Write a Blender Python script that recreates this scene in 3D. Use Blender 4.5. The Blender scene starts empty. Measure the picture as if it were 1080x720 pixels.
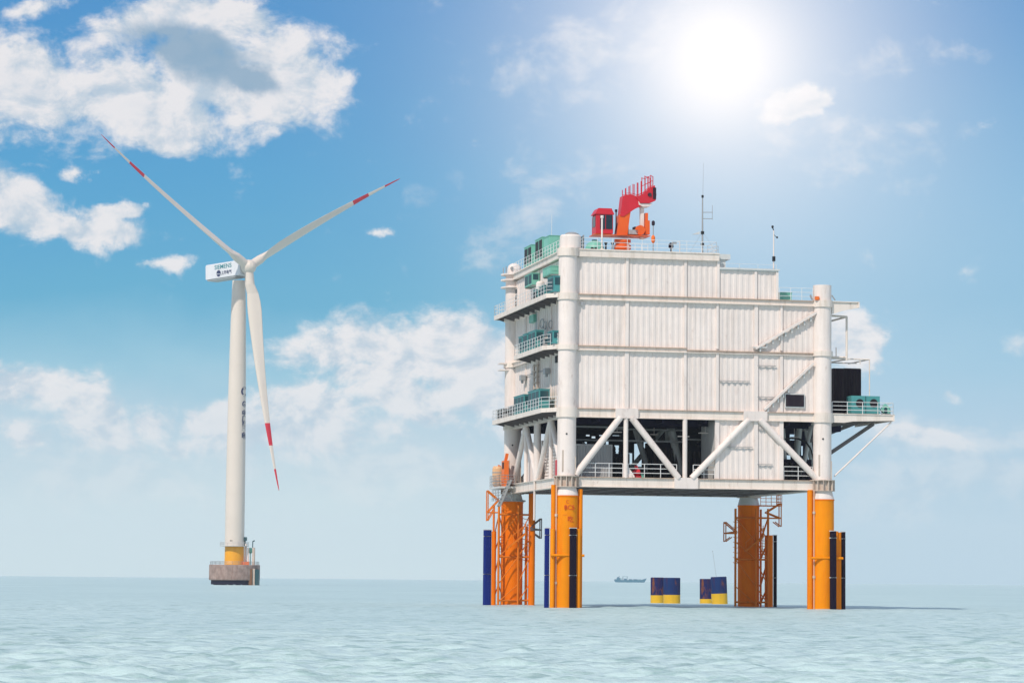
import bpy, math, random
import numpy as np
from mathutils import Vector, Matrix

random.seed(7)
S = bpy.context.scene
COL = S.collection
R = math.radians

# ------------------------------------------------------------------ camera
FPX, PITCH, ROLL, EYE = 3000.0, 0.0835, 0.0090, 2.6753
cam_d = bpy.data.cameras.new('camera')
cam = bpy.data.objects.new('camera', cam_d)
COL.objects.link(cam)
cam_d.sensor_fit = 'HORIZONTAL'
cam_d.sensor_width = 36.0
cam_d.lens = FPX / 1080 * 36.0
cam_d.clip_start = 1.0
cam_d.clip_end = 60000.0
_c, _s = math.cos(PITCH), math.sin(PITCH)
_r, _f, _u = Vector((1, 0, 0)), Vector((0, _c, _s)), Vector((0, -_s, _c))
_cr, _sr = math.cos(ROLL), math.sin(ROLL)
_X = _r * _cr + _u * _sr
_Y = _u * _cr - _r * _sr
M = Matrix.Identity(4)
for i in range(3):
    M[i][0], M[i][1], M[i][2] = _X[i], _Y[i], -_f[i]
M[2][3] = EYE
cam.matrix_world = M
S.camera = cam

# ------------------------------------------------------------------ light and exposure
SUN_EL, SUN_AZ = R(46), R(31)          # high behind the camera, to its left
sun_to = Vector((-math.sin(SUN_AZ) * math.cos(SUN_EL), -math.cos(SUN_AZ) * math.cos(SUN_EL), math.sin(SUN_EL)))
sd = bpy.data.lights.new('sun', 'SUN')
sd.energy = 3.2
sd.angle = R(0.6)
sd.color = (1.0, 0.91, 0.81)
sun = bpy.data.objects.new('sun', sd)
COL.objects.link(sun)
sun.rotation_euler = sun_to.to_track_quat('Z', 'Y').to_euler()
sun.location = (-60, -60, 90)
S.view_settings.view_transform = 'Standard'
S.view_settings.look = 'None'
S.view_settings.exposure = 0.0
S.view_settings.gamma = 1.0
S.view_settings.use_curve_mapping = False
HAZE_DENSITY = 0.00006
try:
    S.cycles.volume_bounces = 1
    S.cycles.max_bounces = 8
except Exception:
    pass


def srgb(r, g, b):
    def f(c):
        c /= 255.0
        return c / 12.92 if c <= .04045 else ((c + .055) / 1.055) ** 2.4
    return (f(r), f(g), f(b), 1.0)


# ------------------------------------------------------------------ world: sky, clouds, bright sun patch
W = bpy.data.worlds.new('World')
S.world = W
W.use_nodes = True
nt = W.node_tree
nt.nodes.clear()
L = nt.links


def N(t, **kw):
    n = nt.nodes.new(t)
    for k, v in kw.items():
        setattr(n, k, v)
    return n


def put(sock, v):
    if isinstance(v, bpy.types.NodeSocket):
        L.new(v, sock)
    else:
        sock.default_value = v


def mth(op, a, b=None, c=None, clamp=False):
    n = N('ShaderNodeMath', operation=op)
    n.use_clamp = clamp
    put(n.inputs[0], a)
    if b is not None:
        put(n.inputs[1], b)
    if c is not None:
        put(n.inputs[2], c)
    return n.outputs[0]


def smooth(x, a, b, lo=0.0, hi=1.0):
    n = N('ShaderNodeMapRange', interpolation_type='SMOOTHSTEP')
    put(n.inputs['Value'], x)
    n.inputs['From Min'].default_value = a
    n.inputs['From Max'].default_value = b
    n.inputs['To Min'].default_value = lo
    n.inputs['To Max'].default_value = hi
    return n.outputs['Result']


def mixc(f, a, b):
    n = N('ShaderNodeMix', data_type='RGBA')
    put(n.inputs[0], f)
    put(n.inputs[6], a)
    put(n.inputs[7], b)
    return n.outputs[2]


def comb(x, y, z):
    n = N('ShaderNodeCombineXYZ')
    put(n.inputs[0], x); put(n.inputs[1], y); put(n.inputs[2], z)
    return n.outputs[0]


def noise(vec, scale, detail=6, rough=.55, dist=0.0):
    n = N('ShaderNodeTexNoise')
    put(n.inputs['Vector'], vec)
    n.inputs['Scale'].default_value = scale
    n.inputs['Detail'].default_value = detail
    n.inputs['Roughness'].default_value = rough
    n.inputs['Distortion'].default_value = dist
    return n


geo = N('ShaderNodeNewGeometry')
tc = N('ShaderNodeTexCoord')
sep = N('ShaderNodeSeparateXYZ')
L.new(tc.outputs['Generated'], sep.inputs[0])
dx, dy, dz = sep.outputs
# azimuth and elevation of the direction, 1 unit = 100/3000 rad
az = mth('MULTIPLY', mth('ARCTAN2', dx, dy), 30.0)
el = mth('MULTIPLY', mth('ARCSINE', dz), 30.0)
P = comb(az, el, 0.0)


def sky_at(px, py):            # direction (in those units) of a spot in the sky
    a, b = px - 540, py - 360
    X = a * _cr + b * _sr
    Yd = -a * _sr + b * _cr
    v = Vector((X, FPX * _c + Yd * _s, FPX * _s - Yd * _c)).normalized()
    return math.atan2(v.x, v.y) * 30, math.asin(v.z) * 30


sky = N('ShaderNodeTexSky', sky_type='NISHITA')
sky.sun_disc = False
sky.sun_elevation = SUN_EL
sky.sun_rotation = math.atan2(sun_to.x, sun_to.y)
sky.altitude = 0
sky.air_density = 1.0
sky.dust_density = 1.5
sky.ozone_density = 2.0

ramp = N('ShaderNodeValToRGB')
cr = ramp.color_ramp
stops = [(-.5, (218, 237, 240)), (0.0, (218, 237, 240)), (0.7, (211, 232, 238)), (1.6, (184, 212, 229)), (2.2, (140, 197, 222)), (2.9, (66, 168, 208)),
         (4.1, (50, 156, 209)), (5.9, (48, 140, 204)), (9.0, (64, 132, 200)), (20.0, (70, 120, 190)), (40.0, (70, 112, 178))]
LO, HI = -1.0, 47.0
while len(cr.elements) < len(stops):
    cr.elements.new(.5)
for e, (p, c) in zip(cr.elements, stops):
    e.position = (p - LO) / (HI - LO)
    e.color = srgb(*c)
nx = noise(comb(az, mth('MULTIPLY', el, 2.2), 3.0), .35, 5, .55, .3)
el_w = mth('ADD', el, mth('MULTIPLY', mth('SUBTRACT', nx.outputs[0], .5), 1.0))
put(ramp.inputs[0], mth('DIVIDE', mth('SUBTRACT', el_w, LO), HI - LO))
base = ramp.outputs[0]
# paler to the right of the view
right = mth('MULTIPLY', smooth(az, -1.5, 4.0), smooth(az, 30.0, 8.0))
base = mixc(mth('MULTIPLY', right, mth('MULTIPLY', smooth(el, 6.4, 3.2), .6)), base, srgb(156, 199, 229))
skyc = N('ShaderNodeVectorMath', operation='SCALE')
L.new(sky.outputs[0], skyc.inputs[0])
skyc.inputs['Scale'].default_value = .10
base = mixc(.12, base, skyc.outputs[0])

# clouds: lobes at their directions, edges broken by turbulence
dn = noise(P, .9, 7, .62, 0.0)
dsub = N('ShaderNodeVectorMath', operation='SUBTRACT')
L.new(dn.outputs['Color'], dsub.inputs[0]); dsub.inputs[1].default_value = (.5, .5, .5)
dsc = N('ShaderNodeVectorMath', operation='MULTIPLY')
L.new(dsub.outputs[0], dsc.inputs[0]); dsc.inputs[1].default_value = (1.25, .62, 0)
dad = N('ShaderNodeVectorMath', operation='ADD')
L.new(P, dad.inputs[0]); L.new(dsc.outputs[0], dad.inputs[1])
PD = dad.outputs[0]


def lobe(px, py, rx, ry, strength=1.0, rot=0.0):
    a, e = sky_at(px, py)
    mp = N('ShaderNodeMapping', vector_type='TEXTURE')
    L.new(PD, mp.inputs[0])
    mp.inputs['Location'].default_value = (a, e, 0)
    mp.inputs['Rotation'].default_value = (0, 0, R(rot))
    mp.inputs['Scale'].default_value = (rx / 100, ry / 100, 1)
    ln = N('ShaderNodeVectorMath', operation='LENGTH')
    L.new(mp.outputs[0], ln.inputs[0])
    q = mth('SUBTRACT', 1.0, ln.outputs['Value'])
    return mth('MULTIPLY', mth('MAXIMUM', q, -.7), strength)


def lobes(lst):
    o = None
    for l in lst:
        q = lobe(*l)
        if o is None:
            o = q
        else:
            n = N('ShaderNodeMath', operation='SMOOTH_MAX')
            put(n.inputs[0], o); put(n.inputs[1], q); n.inputs[2].default_value = .15
            o = n.outputs[0]
    return o


dense = lobes([
    (30, 92, 130, 62, 1.0, -8), (150, 112, 130, 44, 1.05, -12), (250, 90, 115, 58, 1.15, -20), (165, 26, 80, 40, 1.0, 15), (225, 18, 95, 32, .95, -18),
    (305, 80, 70, 55, 1.1, -35), (175, 148, 50, 18, .9, -10), (35, 10, 40, 16, .6, 10),
    (22, 205, 70, 40, 1.0, -15), (70, 234, 105, 22, .9, -8), (128, 222, 34, 10, .8, 0), (88, 173, 16, 11, .6, 0), (172, 282, 30, 8, .5, 0),
    (440, 368, 125, 44, 1.05, -6), (360, 364, 90, 30, .8, 6), (505, 390, 105, 66, 1.1, -12), (420, 416, 95, 34, .95, -10), (395, 392, 80, 24, .9, 0),
    (335, 430, 60, 40, .95, -10), (235, 448, 46, 24, .9, 0), (310, 462, 110, 34, .8, 0), (560, 430, 70, 50, .8, 0), (200, 470, 50, 20, .6, 0),
    (45, 412, 84, 32, 1.0, -14), (95, 442, 80, 36, .95, -25), (162, 442, 44, 24, .85, 0), (28, 460, 34, 20, .6, -30),
    (896, 366, 46, 40, 1.0, -25), (404, 247, 16, 5, .45, 0), (848, 106, 50, 22, 1.5, 5), (980, 460, 70, 20, .7, -4)])
faint = lobes([
    (420, 500, 180, 40, 1.0, -6), (990, 462, 140, 34, 1.1, -6), (120, 500, 170, 50, .8, 0), (1060, 500, 120, 40, .9, 0), (610, 60, 150, 70, .5, 10), (880, 150, 140, 60, .45, -15), (560, 240, 120, 40, .35, 15), (960, 60, 90, 30, .4, 0), (1015, 415, 16, 8, .8, 0), (1070, 360, 40, 16, .6, 0),
    (60, 505, 110, 24, .5, 0), (560, 190, 130, 30, .35, 10), (230, 480, 200, 40, .55, 0), (960, 520, 150, 50, .8, 0)])
fn = noise(comb(az, mth('MULTIPLY', el, 1.35), 0.0), 1.5, 9, .62, .25)
fn2 = noise(comb(mth('ADD', az, -.16), mth('MULTIPLY', mth('ADD', el, .10), 1.35), 0.0), 1.5, 6, .60, .25)
turb = mth('MULTIPLY', mth('SUBTRACT', fn.outputs[0], .5), 2.0)
fieldd = mth('ADD', dense, turb)
d1 = smooth(fieldd, -.08, .50)
d2 = mth('MULTIPLY', smooth(mth('ADD', faint, turb), .05, .75), .55)
# the rest of the dome: loose clouds added out of this view to brighten the ambient light
gn = noise(P, .16, 7, .6, .4)
behind = mth('MAXIMUM', smooth(mth('ABSOLUTE', az), 7.5, 12.0), smooth(el, 9.5, 13.0))
d3 = mth('MULTIPLY', smooth(gn.outputs[0], .40, .58), behind)
dens = mth('MAXIMUM', mth('MAXIMUM', d1, d2), d3)
relief = mth('SUBTRACT', fn.outputs[0], fn2.outputs[0])
lit = smooth(relief, -.17, .09)
hollow = mth('MAXIMUM', lobe(205, 60, 95, 32, 1.0, -14), lobe(255, 78, 60, 20, .9, -20))
hollow = smooth(mth('ADD', hollow, mth('MULTIPLY', turb, .3)), .0, .55)
cl = mixc(lit, srgb(190, 205, 219), srgb(241, 237, 237))
cl = mixc(mth('MULTIPLY', smooth(fieldd, .75, 1.5), .35), cl, srgb(205, 212, 222))
cl = mixc(mth('MULTIPLY', hollow, .9), cl, srgb(134, 166, 192))
lowfade = smooth(el, .2, 2.4, .3, 1.0)
col = mixc(mth('MULTIPLY', mth('MULTIPLY', dens, lowfade), .93), base, cl)

# bright sky round the sun that stands in the picture
sa, se = sky_at(760, 62)
mp = N('ShaderNodeVectorMath', operation='DISTANCE')
L.new(P, mp.inputs[0]); mp.inputs[1].default_value = (sa, se, 0)
ds = mp.outputs['Value']
g1 = mth('EXPONENT', mth('MULTIPLY', mth('POWER', mth('DIVIDE', ds, .56), 2.0), -1.0))
g2 = mth('MULTIPLY', mth('EXPONENT', mth('MULTIPLY', mth('POWER', mth('DIVIDE', ds, 1.75), 1.35), -1.0)), .93)
glow = mth('SUBTRACT', 1.0, mth('MULTIPLY', mth('SUBTRACT', 1.0, g1), mth('SUBTRACT', 1.0, g2)))
colv = N('ShaderNodeVectorMath', operation='ADD')
L.new(mixc(glow, col, (1.12, 1.08, 1.08, 1)), colv.inputs[0])
bg = N('ShaderNodeBackground')
up = N('ShaderNodeVectorMath', operation='SCALE')
L.new(colv.outputs[0], up.inputs[0]); up.inputs['Scale'].default_value = 10.0
L.new(up.outputs[0], bg.inputs[0])
bg.inputs[1].default_value = 0.1
wo = N('ShaderNodeOutputWorld')
L.new(bg.outputs[0], wo.inputs[0])
try:
    W.cycles.sampling_method = 'MANUAL'
    W.cycles.sample_map_resolution = 1024
except Exception:
    pass


# ------------------------------------------------------------------ materials
def newmat(name):
    m = bpy.data.materials.new(name)
    m.use_nodes = True
    return m, m.node_tree, m.node_tree.nodes['Principled BSDF']


def paint(name, color, rough=.5, grime=.0, gcol=(.30, .27, .23), rust=.0, metal=0.0, var=.06, scale=1.0, spec=.4, rth=.60):
    m, t, b = newmat(name)
    k = t.links

    def nn(tp, **kw):
        n = t.nodes.new(tp)
        for a, v in kw.items():
            setattr(n, a, v)
        return n
    g = nn('ShaderNodeTexCoord')
    mp = nn('ShaderNodeMapping')
    mp.inputs['Scale'].default_value = (1.1 * scale, 1.1 * scale, .12 * scale)
    k.new(g.outputs['Object'], mp.inputs[0])
    n1 = nn('ShaderNodeTexNoise'); n1.inputs['Scale'].default_value = 1.6; n1.inputs['Detail'].default_value = 8; n1.inputs['Roughness'].default_value = .65
    k.new(mp.outputs[0], n1.inputs['Vector'])
    n2 = nn('ShaderNodeTexNoise'); n2.inputs['Scale'].default_value = .55 * scale; n2.inputs['Detail'].default_value = 6; n2.inputs['Roughness'].default_value = .6
    k.new(g.outputs['Object'], n2.inputs['Vector'])

    def mix(f, a, c, blend='MIX'):
        x = nn('ShaderNodeMix', data_type='RGBA', blend_type=blend)
        if isinstance(f, float): x.inputs[0].default_value = f
        else: k.new(f, x.inputs[0])
        for i, q in ((6, a), (7, c)):
            if isinstance(q, tuple): x.inputs[i].default_value = (*q[:3], 1)
            else: k.new(q, x.inputs[i])
        return x.outputs[2]

    def mr(s, a, b_, lo, hi):
        x = nn('ShaderNodeMapRange'); k.new(s, x.inputs[0])
        for i, q in enumerate((a, b_, lo, hi)): x.inputs[i + 1].default_value = q
        return x.outputs[0]
    c = mix(mr(n2.outputs[0], .3, .7, 0, 1), tuple(q * (1 - var) for q in color[:3]), tuple(min(.9, q * (1 + var)) for q in color[:3]))
    oi = nn('ShaderNodeObjectInfo')
    hs_ = nn('ShaderNodeHueSaturation')
    k.new(mr(oi.outputs['Random'], 0, 1, 1 - var * .7, 1 + var * .5), hs_.inputs['Value']); k.new(c, hs_.inputs['Color'])
    c = hs_.outputs[0]
    if grime > 0:
        c = mix(mr(n1.outputs[0], .50, .78, 0, grime), c, gcol)
    if rust > 0:
        n3 = nn('ShaderNodeTexNoise'); n3.inputs['Scale'].default_value = 1.3 * scale; n3.inputs['Detail'].default_value = 9; n3.inputs['Roughness'].default_value = .7
        mp3 = nn('ShaderNodeMapping'); mp3.inputs['Scale'].default_value = (1, 1, .45); mp3.inputs['Location'].default_value = (3.1, 7.7, 1.3)
        k.new(g.outputs['Object'], mp3.inputs[0]); k.new(mp3.outputs[0], n3.inputs['Vector'])
        c = mix(mr(n3.outputs[0], rth, rth + .10, 0, rust), c, (.22, .075, .03))
    k.new(c, b.inputs['Base Color'])
    b.inputs['Roughness'].default_value = rough
    b.inputs['Metallic'].default_value = metal
    b.inputs['Specular IOR Level'].default_value = spec
    rr = mr(n1.outputs[0], .3, .7, max(.05, rough - .1), min(1, rough + .12))
    k.new(rr, b.inputs['Roughness'])
    return m


MW = paint('weathered_white_paint', (.80, .705, .65), .62, .38, (.44, .35, .28), .25, var=.05)
MWB = paint('beam_white_paint', (.80, .70, .62), .55, .55, (.42, .33, .24), .42, var=.05)
MWR = paint('rusting_white_paint', (.60, .50, .42), .6, .9, (.30, .16, .10), .95, scale=1.6)
MEDGE = paint('stained_edge_paint', (.50, .36, .27), .7, .9, (.20, .12, .09), .9)
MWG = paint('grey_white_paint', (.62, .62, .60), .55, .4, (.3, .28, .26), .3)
MRAIL = paint('rail_paint', (.74, .74, .73), .5, .2)
MY = paint('yellow_pile_paint', (.86, .27, .002), .5, .55, (.78, .15, .001), .16, var=.05, spec=.12)
MO = paint('orange_pile_paint', (.90, .19, .000), .55, .4, (.50, .09, .003), .25, var=.07, spec=.12)
MOL = paint('lattice_orange_paint', (.76, .20, .02), .55, .4, (.40, .10, .02), .35, spec=.15)
MFB = paint('blue_fender_rubber', (.006, .020, .17), .7, .3, (.01, .01, .05), spec=.15)
MFD = paint('dark_fender_rubber', (.008, .004, .016), .8, .3, (.02, .012, .012), spec=.15)
MDK = paint('dark_shaded_steel', (.012, .010, .034), .8, .3, (.03, .02, .03), spec=.15)  # near-black navy: holds the lower deck's interior shade in its colour
MUN = paint('underdeck_steel', (.16, .14, .14), .7, .4, (.10, .07, .05), .3)
MGREY = paint('grey_container_paint', (.42, .42, .42), .6, .4, (.16, .15, .14))
MMET = paint('galvanised_steel', (.38, .38, .38), .5, .3, metal=.3)
MTEAL = paint('teal_unit_paint', (.07, .29, .29), .5, .25, (.08, .2, .2))
MMINT = paint('mint_unit_paint', (.19, .50, .39), .5, .3, (.12, .3, .24))
MTDK = paint('dark_teal_coil', (.010, .06, .075), .5, .2)
MBLK = paint('black_grille', (.012, .012, .014), .6)
MLOU = paint('dark_louvre_paint', (.030, .017, .030), .7, .2, spec=.2)
MRED = paint('crane_red_paint', (.62, .018, .035), .4, .25, (.4, .02, .02))
MRDO = paint('crane_orange_paint', (.80, .12, .012), .45, .35, (.5, .05, .01))
MSAF = paint('safety_orange', (.85, .17, .02), .5, .2)
MGL, _t, _b = newmat('tinted_glass')
_b.inputs['Base Color'].default_value = (.02, .03, .04, 1); _b.inputs['Roughness'].default_value = .08
MTW = paint('turbine_white_paint', (.70, .61, .53), .4, .25, (.62, .56, .48), var=.03, scale=.12)
MNAC = paint('nacelle_paint', (.72, .72, .74), .4, .2, (.5, .45, .45), scale=.3)
MTRED = paint('blade_red_paint', (.60, .012, .035), .45)
MTY = paint('transition_yellow_paint', (.90, .40, .01), .45, .25, (.8, .22, .01), scale=.4)
MCON = paint('stained_concrete', (.40, .29, .25), .85, .9, (.18, .09, .07), .75, scale=1.0, var=.3)
MBRN = paint('rusty_fender_steel', (.20, .09, .04), .8, .7, (.05, .03, .02), .6)
MYO = paint('amber_tube_paint', (.88, .235, .001), .5, .4, (.6, .10, .002), .2, spec=.12)
MPIP = paint('faded_pipe_paint', (.74, .42, .26), .5, .4, (.5, .2, .1), .3)
MNAVY = paint('navy_lettering', (.02, .03, .10), .5)
MTXT = paint('teal_lettering', (.02, .22, .26), .5)
MRTX = paint('red_lettering', (.62, .06, .01), .5)
MPB = paint('blue_pile_paint', (.012, .035, .13), .65, .7, (.09, .02, .02), .6, scale=1.2, spec=.15, rth=.60)
MPR = paint('worn_blue_pile_paint', (.014, .020, .10), .7, .8, (.10, .03, .02), .9, scale=1.6, spec=.15, rth=.50)
MPY = paint('yellow_band_paint', (.72, .42, .02), .5, .6, (.42, .30, .03), .15)
MSHB = paint('ship_blue_paint', (.004, .12, .20), .6, spec=.1)
MSHW = paint('ship_pale_paint', (.35, .5, .55), .5)

# sea
MSEA, t, b = newmat('turbid_sea_water')
b.inputs['Roughness'].default_value = .42
b.inputs['Specular IOR Level'].default_value = .27
b.inputs['IOR'].default_value = 1.333
g = t.nodes.new('ShaderNodeNewGeometry')
mp = t.nodes.new('ShaderNodeMapping'); mp.inputs['Scale'].default_value = (.035, .012, .1)
t.links.new(g.outputs['Position'], mp.inputs[0])
n1 = t.nodes.new('ShaderNodeTexNoise'); n1.inputs['Scale'].default_value = 1; n1.inputs['Detail'].default_value = 6
t.links.new(mp.outputs[0], n1.inputs['Vector'])
cr_ = t.nodes.new('ShaderNodeValToRGB')
cr_.color_ramp.elements[0].position = .35; cr_.color_ramp.elements[0].color = (.455, .60, .60, 1)
cr_.color_ramp.elements[1].position = .70; cr_.color_ramp.elements[1].color = (.52, .665, .66, 1)
t.links.new(n1.outputs[0], cr_.inputs[0])
mp3 = t.nodes.new('ShaderNodeMapping'); mp3.inputs['Scale'].default_value = (.30, .9, 1)
t.links.new(g.outputs['Position'], mp3.inputs[0])
n3 = t.nodes.new('ShaderNodeTexNoise'); n3.inputs['Scale'].default_value = 2.0; n3.inputs['Detail'].default_value = 8; n3.inputs['Roughness'].default_value = .7
t.links.new(mp3.outputs[0], n3.inputs['Vector'])
mr3 = t.nodes.new('ShaderNodeMapRange'); t.links.new(n3.outputs[0], mr3.inputs[0])
for i_, q_ in enumerate((.49, .64, .0, .85)): mr3.inputs[i_ + 1].default_value = q_
mx3 = t.nodes.new('ShaderNodeMix'); mx3.data_type = 'RGBA'
t.links.new(mr3.outputs[0], mx3.inputs[0]); t.links.new(cr_.outputs[0], mx3.inputs[6]); mx3.inputs[7].default_value = (.24, .38, .37, 1)  # darker flecks: silt tone plus shade of wave troughs put into the colour
t.links.new(mx3.outputs[2], b.inputs['Base Color'])
mp2 = t.nodes.new('ShaderNodeMapping'); mp2.inputs['Scale'].default_value = (.55, 1.0, 1)
t.links.new(g.outputs['Position'], mp2.inputs[0])
n2 = t.nodes.new('ShaderNodeTexNoise'); n2.inputs['Scale'].default_value = 2.2; n2.inputs['Detail'].default_value = 5; n2.inputs['Roughness'].default_value = .6
t.links.new(mp2.outputs[0], n2.inputs['Vector'])
bp = t.nodes.new('ShaderNodeBump'); bp.inputs['Strength'].default_value = .8; bp.inputs['Distance'].default_value = .16
t.links.new(n2.outputs[0], bp.inputs['Height']); t.links.new(bp.outputs[0], b.inputs['Normal'])


# ------------------------------------------------------------------ mesh helpers
class MB:
    def __init__(s):
        s.v = []; s.f = []; s.sm = []; s.mi = []; s.m = 0

    def add(s, vs, fs, smooth=False):
        o = len(s.v)
        s.v += [tuple(q) for q in vs]
        for f in fs:
            s.f.append([o + i for i in f]); s.sm.append(smooth); s.mi.append(s.m)

    def box(s, x0, y0, z0, x1, y1, z1):
        if x0 > x1: x0, x1 = x1, x0
        if y0 > y1: y0, y1 = y1, y0
        if z0 > z1: z0, z1 = z1, z0
        vs = [(x, y, z) for z in (z0, z1) for y in (y0, y1) for x in (x0, x1)]
        s.add(vs, [(0, 2, 3, 1), (4, 5, 7, 6), (0, 1, 5, 4), (2, 6, 7, 3), (0, 4, 6, 2), (1, 3, 7, 5)])
        return s

    def bar(s, p, q, a, b=None, upv=(0, 0, 1)):     # box of section a x b from p to q
        b = b or a
        p, q = Vector(p), Vector(q)
        d = (q - p).normalized()
        x = d.cross(Vector(upv))
        if x.length < 1e-4: x = d.cross(Vector((0, 1, 0)))
        x.normalize(); y = x.cross(d)
        vs = []
        for c in (p, q):
            for i, j in ((-1, -1), (1, -1), (1, 1), (-1, 1)):
                vs.append(c + x * i * a / 2 + y * j * b / 2)
        s.add(vs, [(3, 2, 1, 0), (4, 5, 6, 7), (0, 1, 5, 4), (1, 2, 6, 5), (2, 3, 7, 6), (3, 0, 4, 7)])
        return s

    def tube(s, p, q, r, n=12, r2=None):
        r2 = r if r2 is None else r2
        p, q = Vector(p), Vector(q)
        d = (q - p).normalized()
        x = d.orthogonal().normalized(); y = d.cross(x)
        ring = lambda c, rr: [c + (x * math.cos(2 * math.pi * i / n) + y * math.sin(2 * math.pi * i / n)) * rr for i in range(n)]
        a, b = ring(p, r), ring(q, r2)
        s.add(a + b, [(i, (i + 1) % n, n + (i + 1) % n, n + i) for i in range(n)], n > 5)
        s.add(a, [tuple(reversed(range(n)))]); s.add(b, [tuple(range(n))])
        return s

    def path(s, pts, r, n=6):
        for a, b in zip(pts, pts[1:]): s.tube(a, b, r, n)
        return s

    def lathe(s, cx, cy, prof, n=32, cap=True):
        for (r0, z0), (r1, z1) in zip(prof, prof[1:]):
            a = [(cx + r0 * math.cos(2 * math.pi * i / n), cy + r0 * math.sin(2 * math.pi * i / n), z0) for i in range(n)]
            c = [(cx + r1 * math.cos(2 * math.pi * i / n), cy + r1 * math.sin(2 * math.pi * i / n), z1) for i in range(n)]
            s.add(a + c, [(i, (i + 1) % n, n + (i + 1) % n, n + i) for i in range(n)], True)
        if cap:
            for (r, z), rev in ((prof[0], True), (prof[-1], False)):
                a = [(cx + r * math.cos(2 * math.pi * i / n), cy + r * math.sin(2 * math.pi * i / n), z) for i in range(n)]
                s.add(a, [tuple(reversed(range(n))) if rev else tuple(range(n))])
        return s

    def prism(s, pts, y0, y1):          # outline in (x,z), thickness along y
        n = len(pts)
        A = sum(pts[i][0] * pts[(i + 1) % n][1] - pts[(i + 1) % n][0] * pts[i][1] for i in range(n))
        if A < 0: pts = pts[::-1]
        a = [(x, y0, z) for x, z in pts]; b = [(x, y1, z) for x, z in pts]
        s.add(a + b, [tuple(range(n)), tuple(n + i for i in reversed(range(n)))] + [(i, n + i, n + (i + 1) % n, (i + 1) % n) for i in range(n)])
        return s

    def xyprism(s, pts, z0, z1):
        n = len(pts)
        A = sum(pts[i][0] * pts[(i + 1) % n][1] - pts[(i + 1) % n][0] * pts[i][1] for i in range(n))
        if A < 0: pts = pts[::-1]
        a = [(x, y, z0) for x, y in pts]; b = [(x, y, z1) for x, y in pts]
        s.add(a + b, [tuple(reversed(range(n))), tuple(range(n, 2 * n))] + [(i, (i + 1) % n, n + (i + 1) % n, n + i) for i in range(n)])
        return s

    def corr(s, p0, p1, z0, z1, nrm, depth=.04, pitch=.6):      # corrugated sheet, closed at the back
        p0, p1, nrm = Vector(p0), Vector(p1), Vector(nrm)
        ln = (p1 - p0).length; d = (p1 - p0) / ln
        k = max(1, round(ln / pitch)); q = ln / k
        off = [(0, 0), (.38, 0), (.5, 1), (.88, 1), (1, 0)]
        pr = []
        for i in range(k):
            for (a, h) in off[:-1]:
                pr.append(p0 + d * (i + a) * q + nrm * depth * h)
        pr.append(p1)
        n = len(pr)
        vs = [(a.x, a.y, z0) for a in pr] + [(a.x, a.y, z1) for a in pr]
        back = [p0 - nrm * .06, p1 - nrm * .06]
        fs = [(i, i + 1, n + i + 1, n + i) for i in range(n - 1)]
        s.add(vs, fs)
        bv = [(back[0].x, back[0].y, z0), (back[1].x, back[1].y, z0), (back[0].x, back[0].y, z1), (back[1].x, back[1].y, z1)]
        s.add(bv, [(1, 0, 2, 3)])
        o = len(s.v)
        s.add([vs[0], vs[n], bv[0], bv[2]], [(0, 1, 3, 2)]); s.add([vs[n - 1], vs[-1], bv[1], bv[3]], [(1, 0, 2, 3)])
        return s

    def rail(s, pts, h=1.1, r=.032, step=1.5, rails=3):
        for a, b in zip(pts, pts[1:]):
            a, b = Vector(a), Vector(b)
            k = max(1, round((b - a).length / step))
            for i in range(k + 1):
                p = a.lerp(b, i / k)
                s.tube(p, p + Vector((0, 0, h)), r, 5)
            for j in range(rails):
                z = Vector((0, 0, h * (j + 1) / rails))
                s.tube(a + z, b + z, r * .9, 5)
        return s

    def build(s, name, mats, parent=None, **tags):
        me = bpy.data.meshes.new(name)
        me.from_pydata(s.v, [], s.f)
        if not isinstance(mats, (list, tuple)): mats = [mats]
        for m in mats: me.materials.append(m)
        me.polygons.foreach_set('use_smooth', s.sm)
        me.polygons.foreach_set('material_index', s.mi)
        me.update()
        o = bpy.data.objects.new(name, me)
        COL.objects.link(o)
        if parent is not None: o.parent = parent
        for k, v in tags.items(): o[k] = v
        return o


def thing(name, label, cat, loc=(0, 0, 0), rz=0.0, group=None, parent=None):
    o = bpy.data.objects.new(name, None)
    o.empty_display_size = .5
    COL.objects.link(o)
    o.location = loc; o.rotation_euler = (0, 0, rz)
    o['label'] = label; o['category'] = cat
    if group: o['group'] = group
    return o


def children(o): return [c for c in bpy.data.objects if c.parent == o]


def copy_tree(o, loc=None, rz=None, label=None, scale=None, parent=None):
    c = o.copy(); COL.objects.link(c)
    if parent is not None: c.parent = parent
    if loc is not None: c.location = loc
    if rz is not None: c.rotation_euler = (0, 0, rz)
    if scale is not None: c.scale = scale
    if label: c['label'] = label
    for ch in children(o): copy_tree(ch, parent=c)
    return c


def text_part(body, size, mat, parent, mtx, name='lettering', depth=.02, bold=.0):
    cu = bpy.data.curves.new('tmp_text', 'FONT')
    cu.body = body; cu.size = size; cu.extrude = depth; cu.align_x = 'CENTER'; cu.align_y = 'CENTER'; cu.offset = bold
    to = bpy.data.objects.new('tmp_text', cu); COL.objects.link(to)
    bpy.context.view_layer.update()
    me = bpy.data.meshes.new_from_object(to.evaluated_get(bpy.context.evaluated_depsgraph_get()))
    bpy.data.objects.remove(to)
    me.name = name
    me.transform(mtx)
    me.materials.clear(); me.materials.append(mat)
    o = bpy.data.objects.new(name, me); COL.objects.link(o); o.parent = parent
    return o


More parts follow.
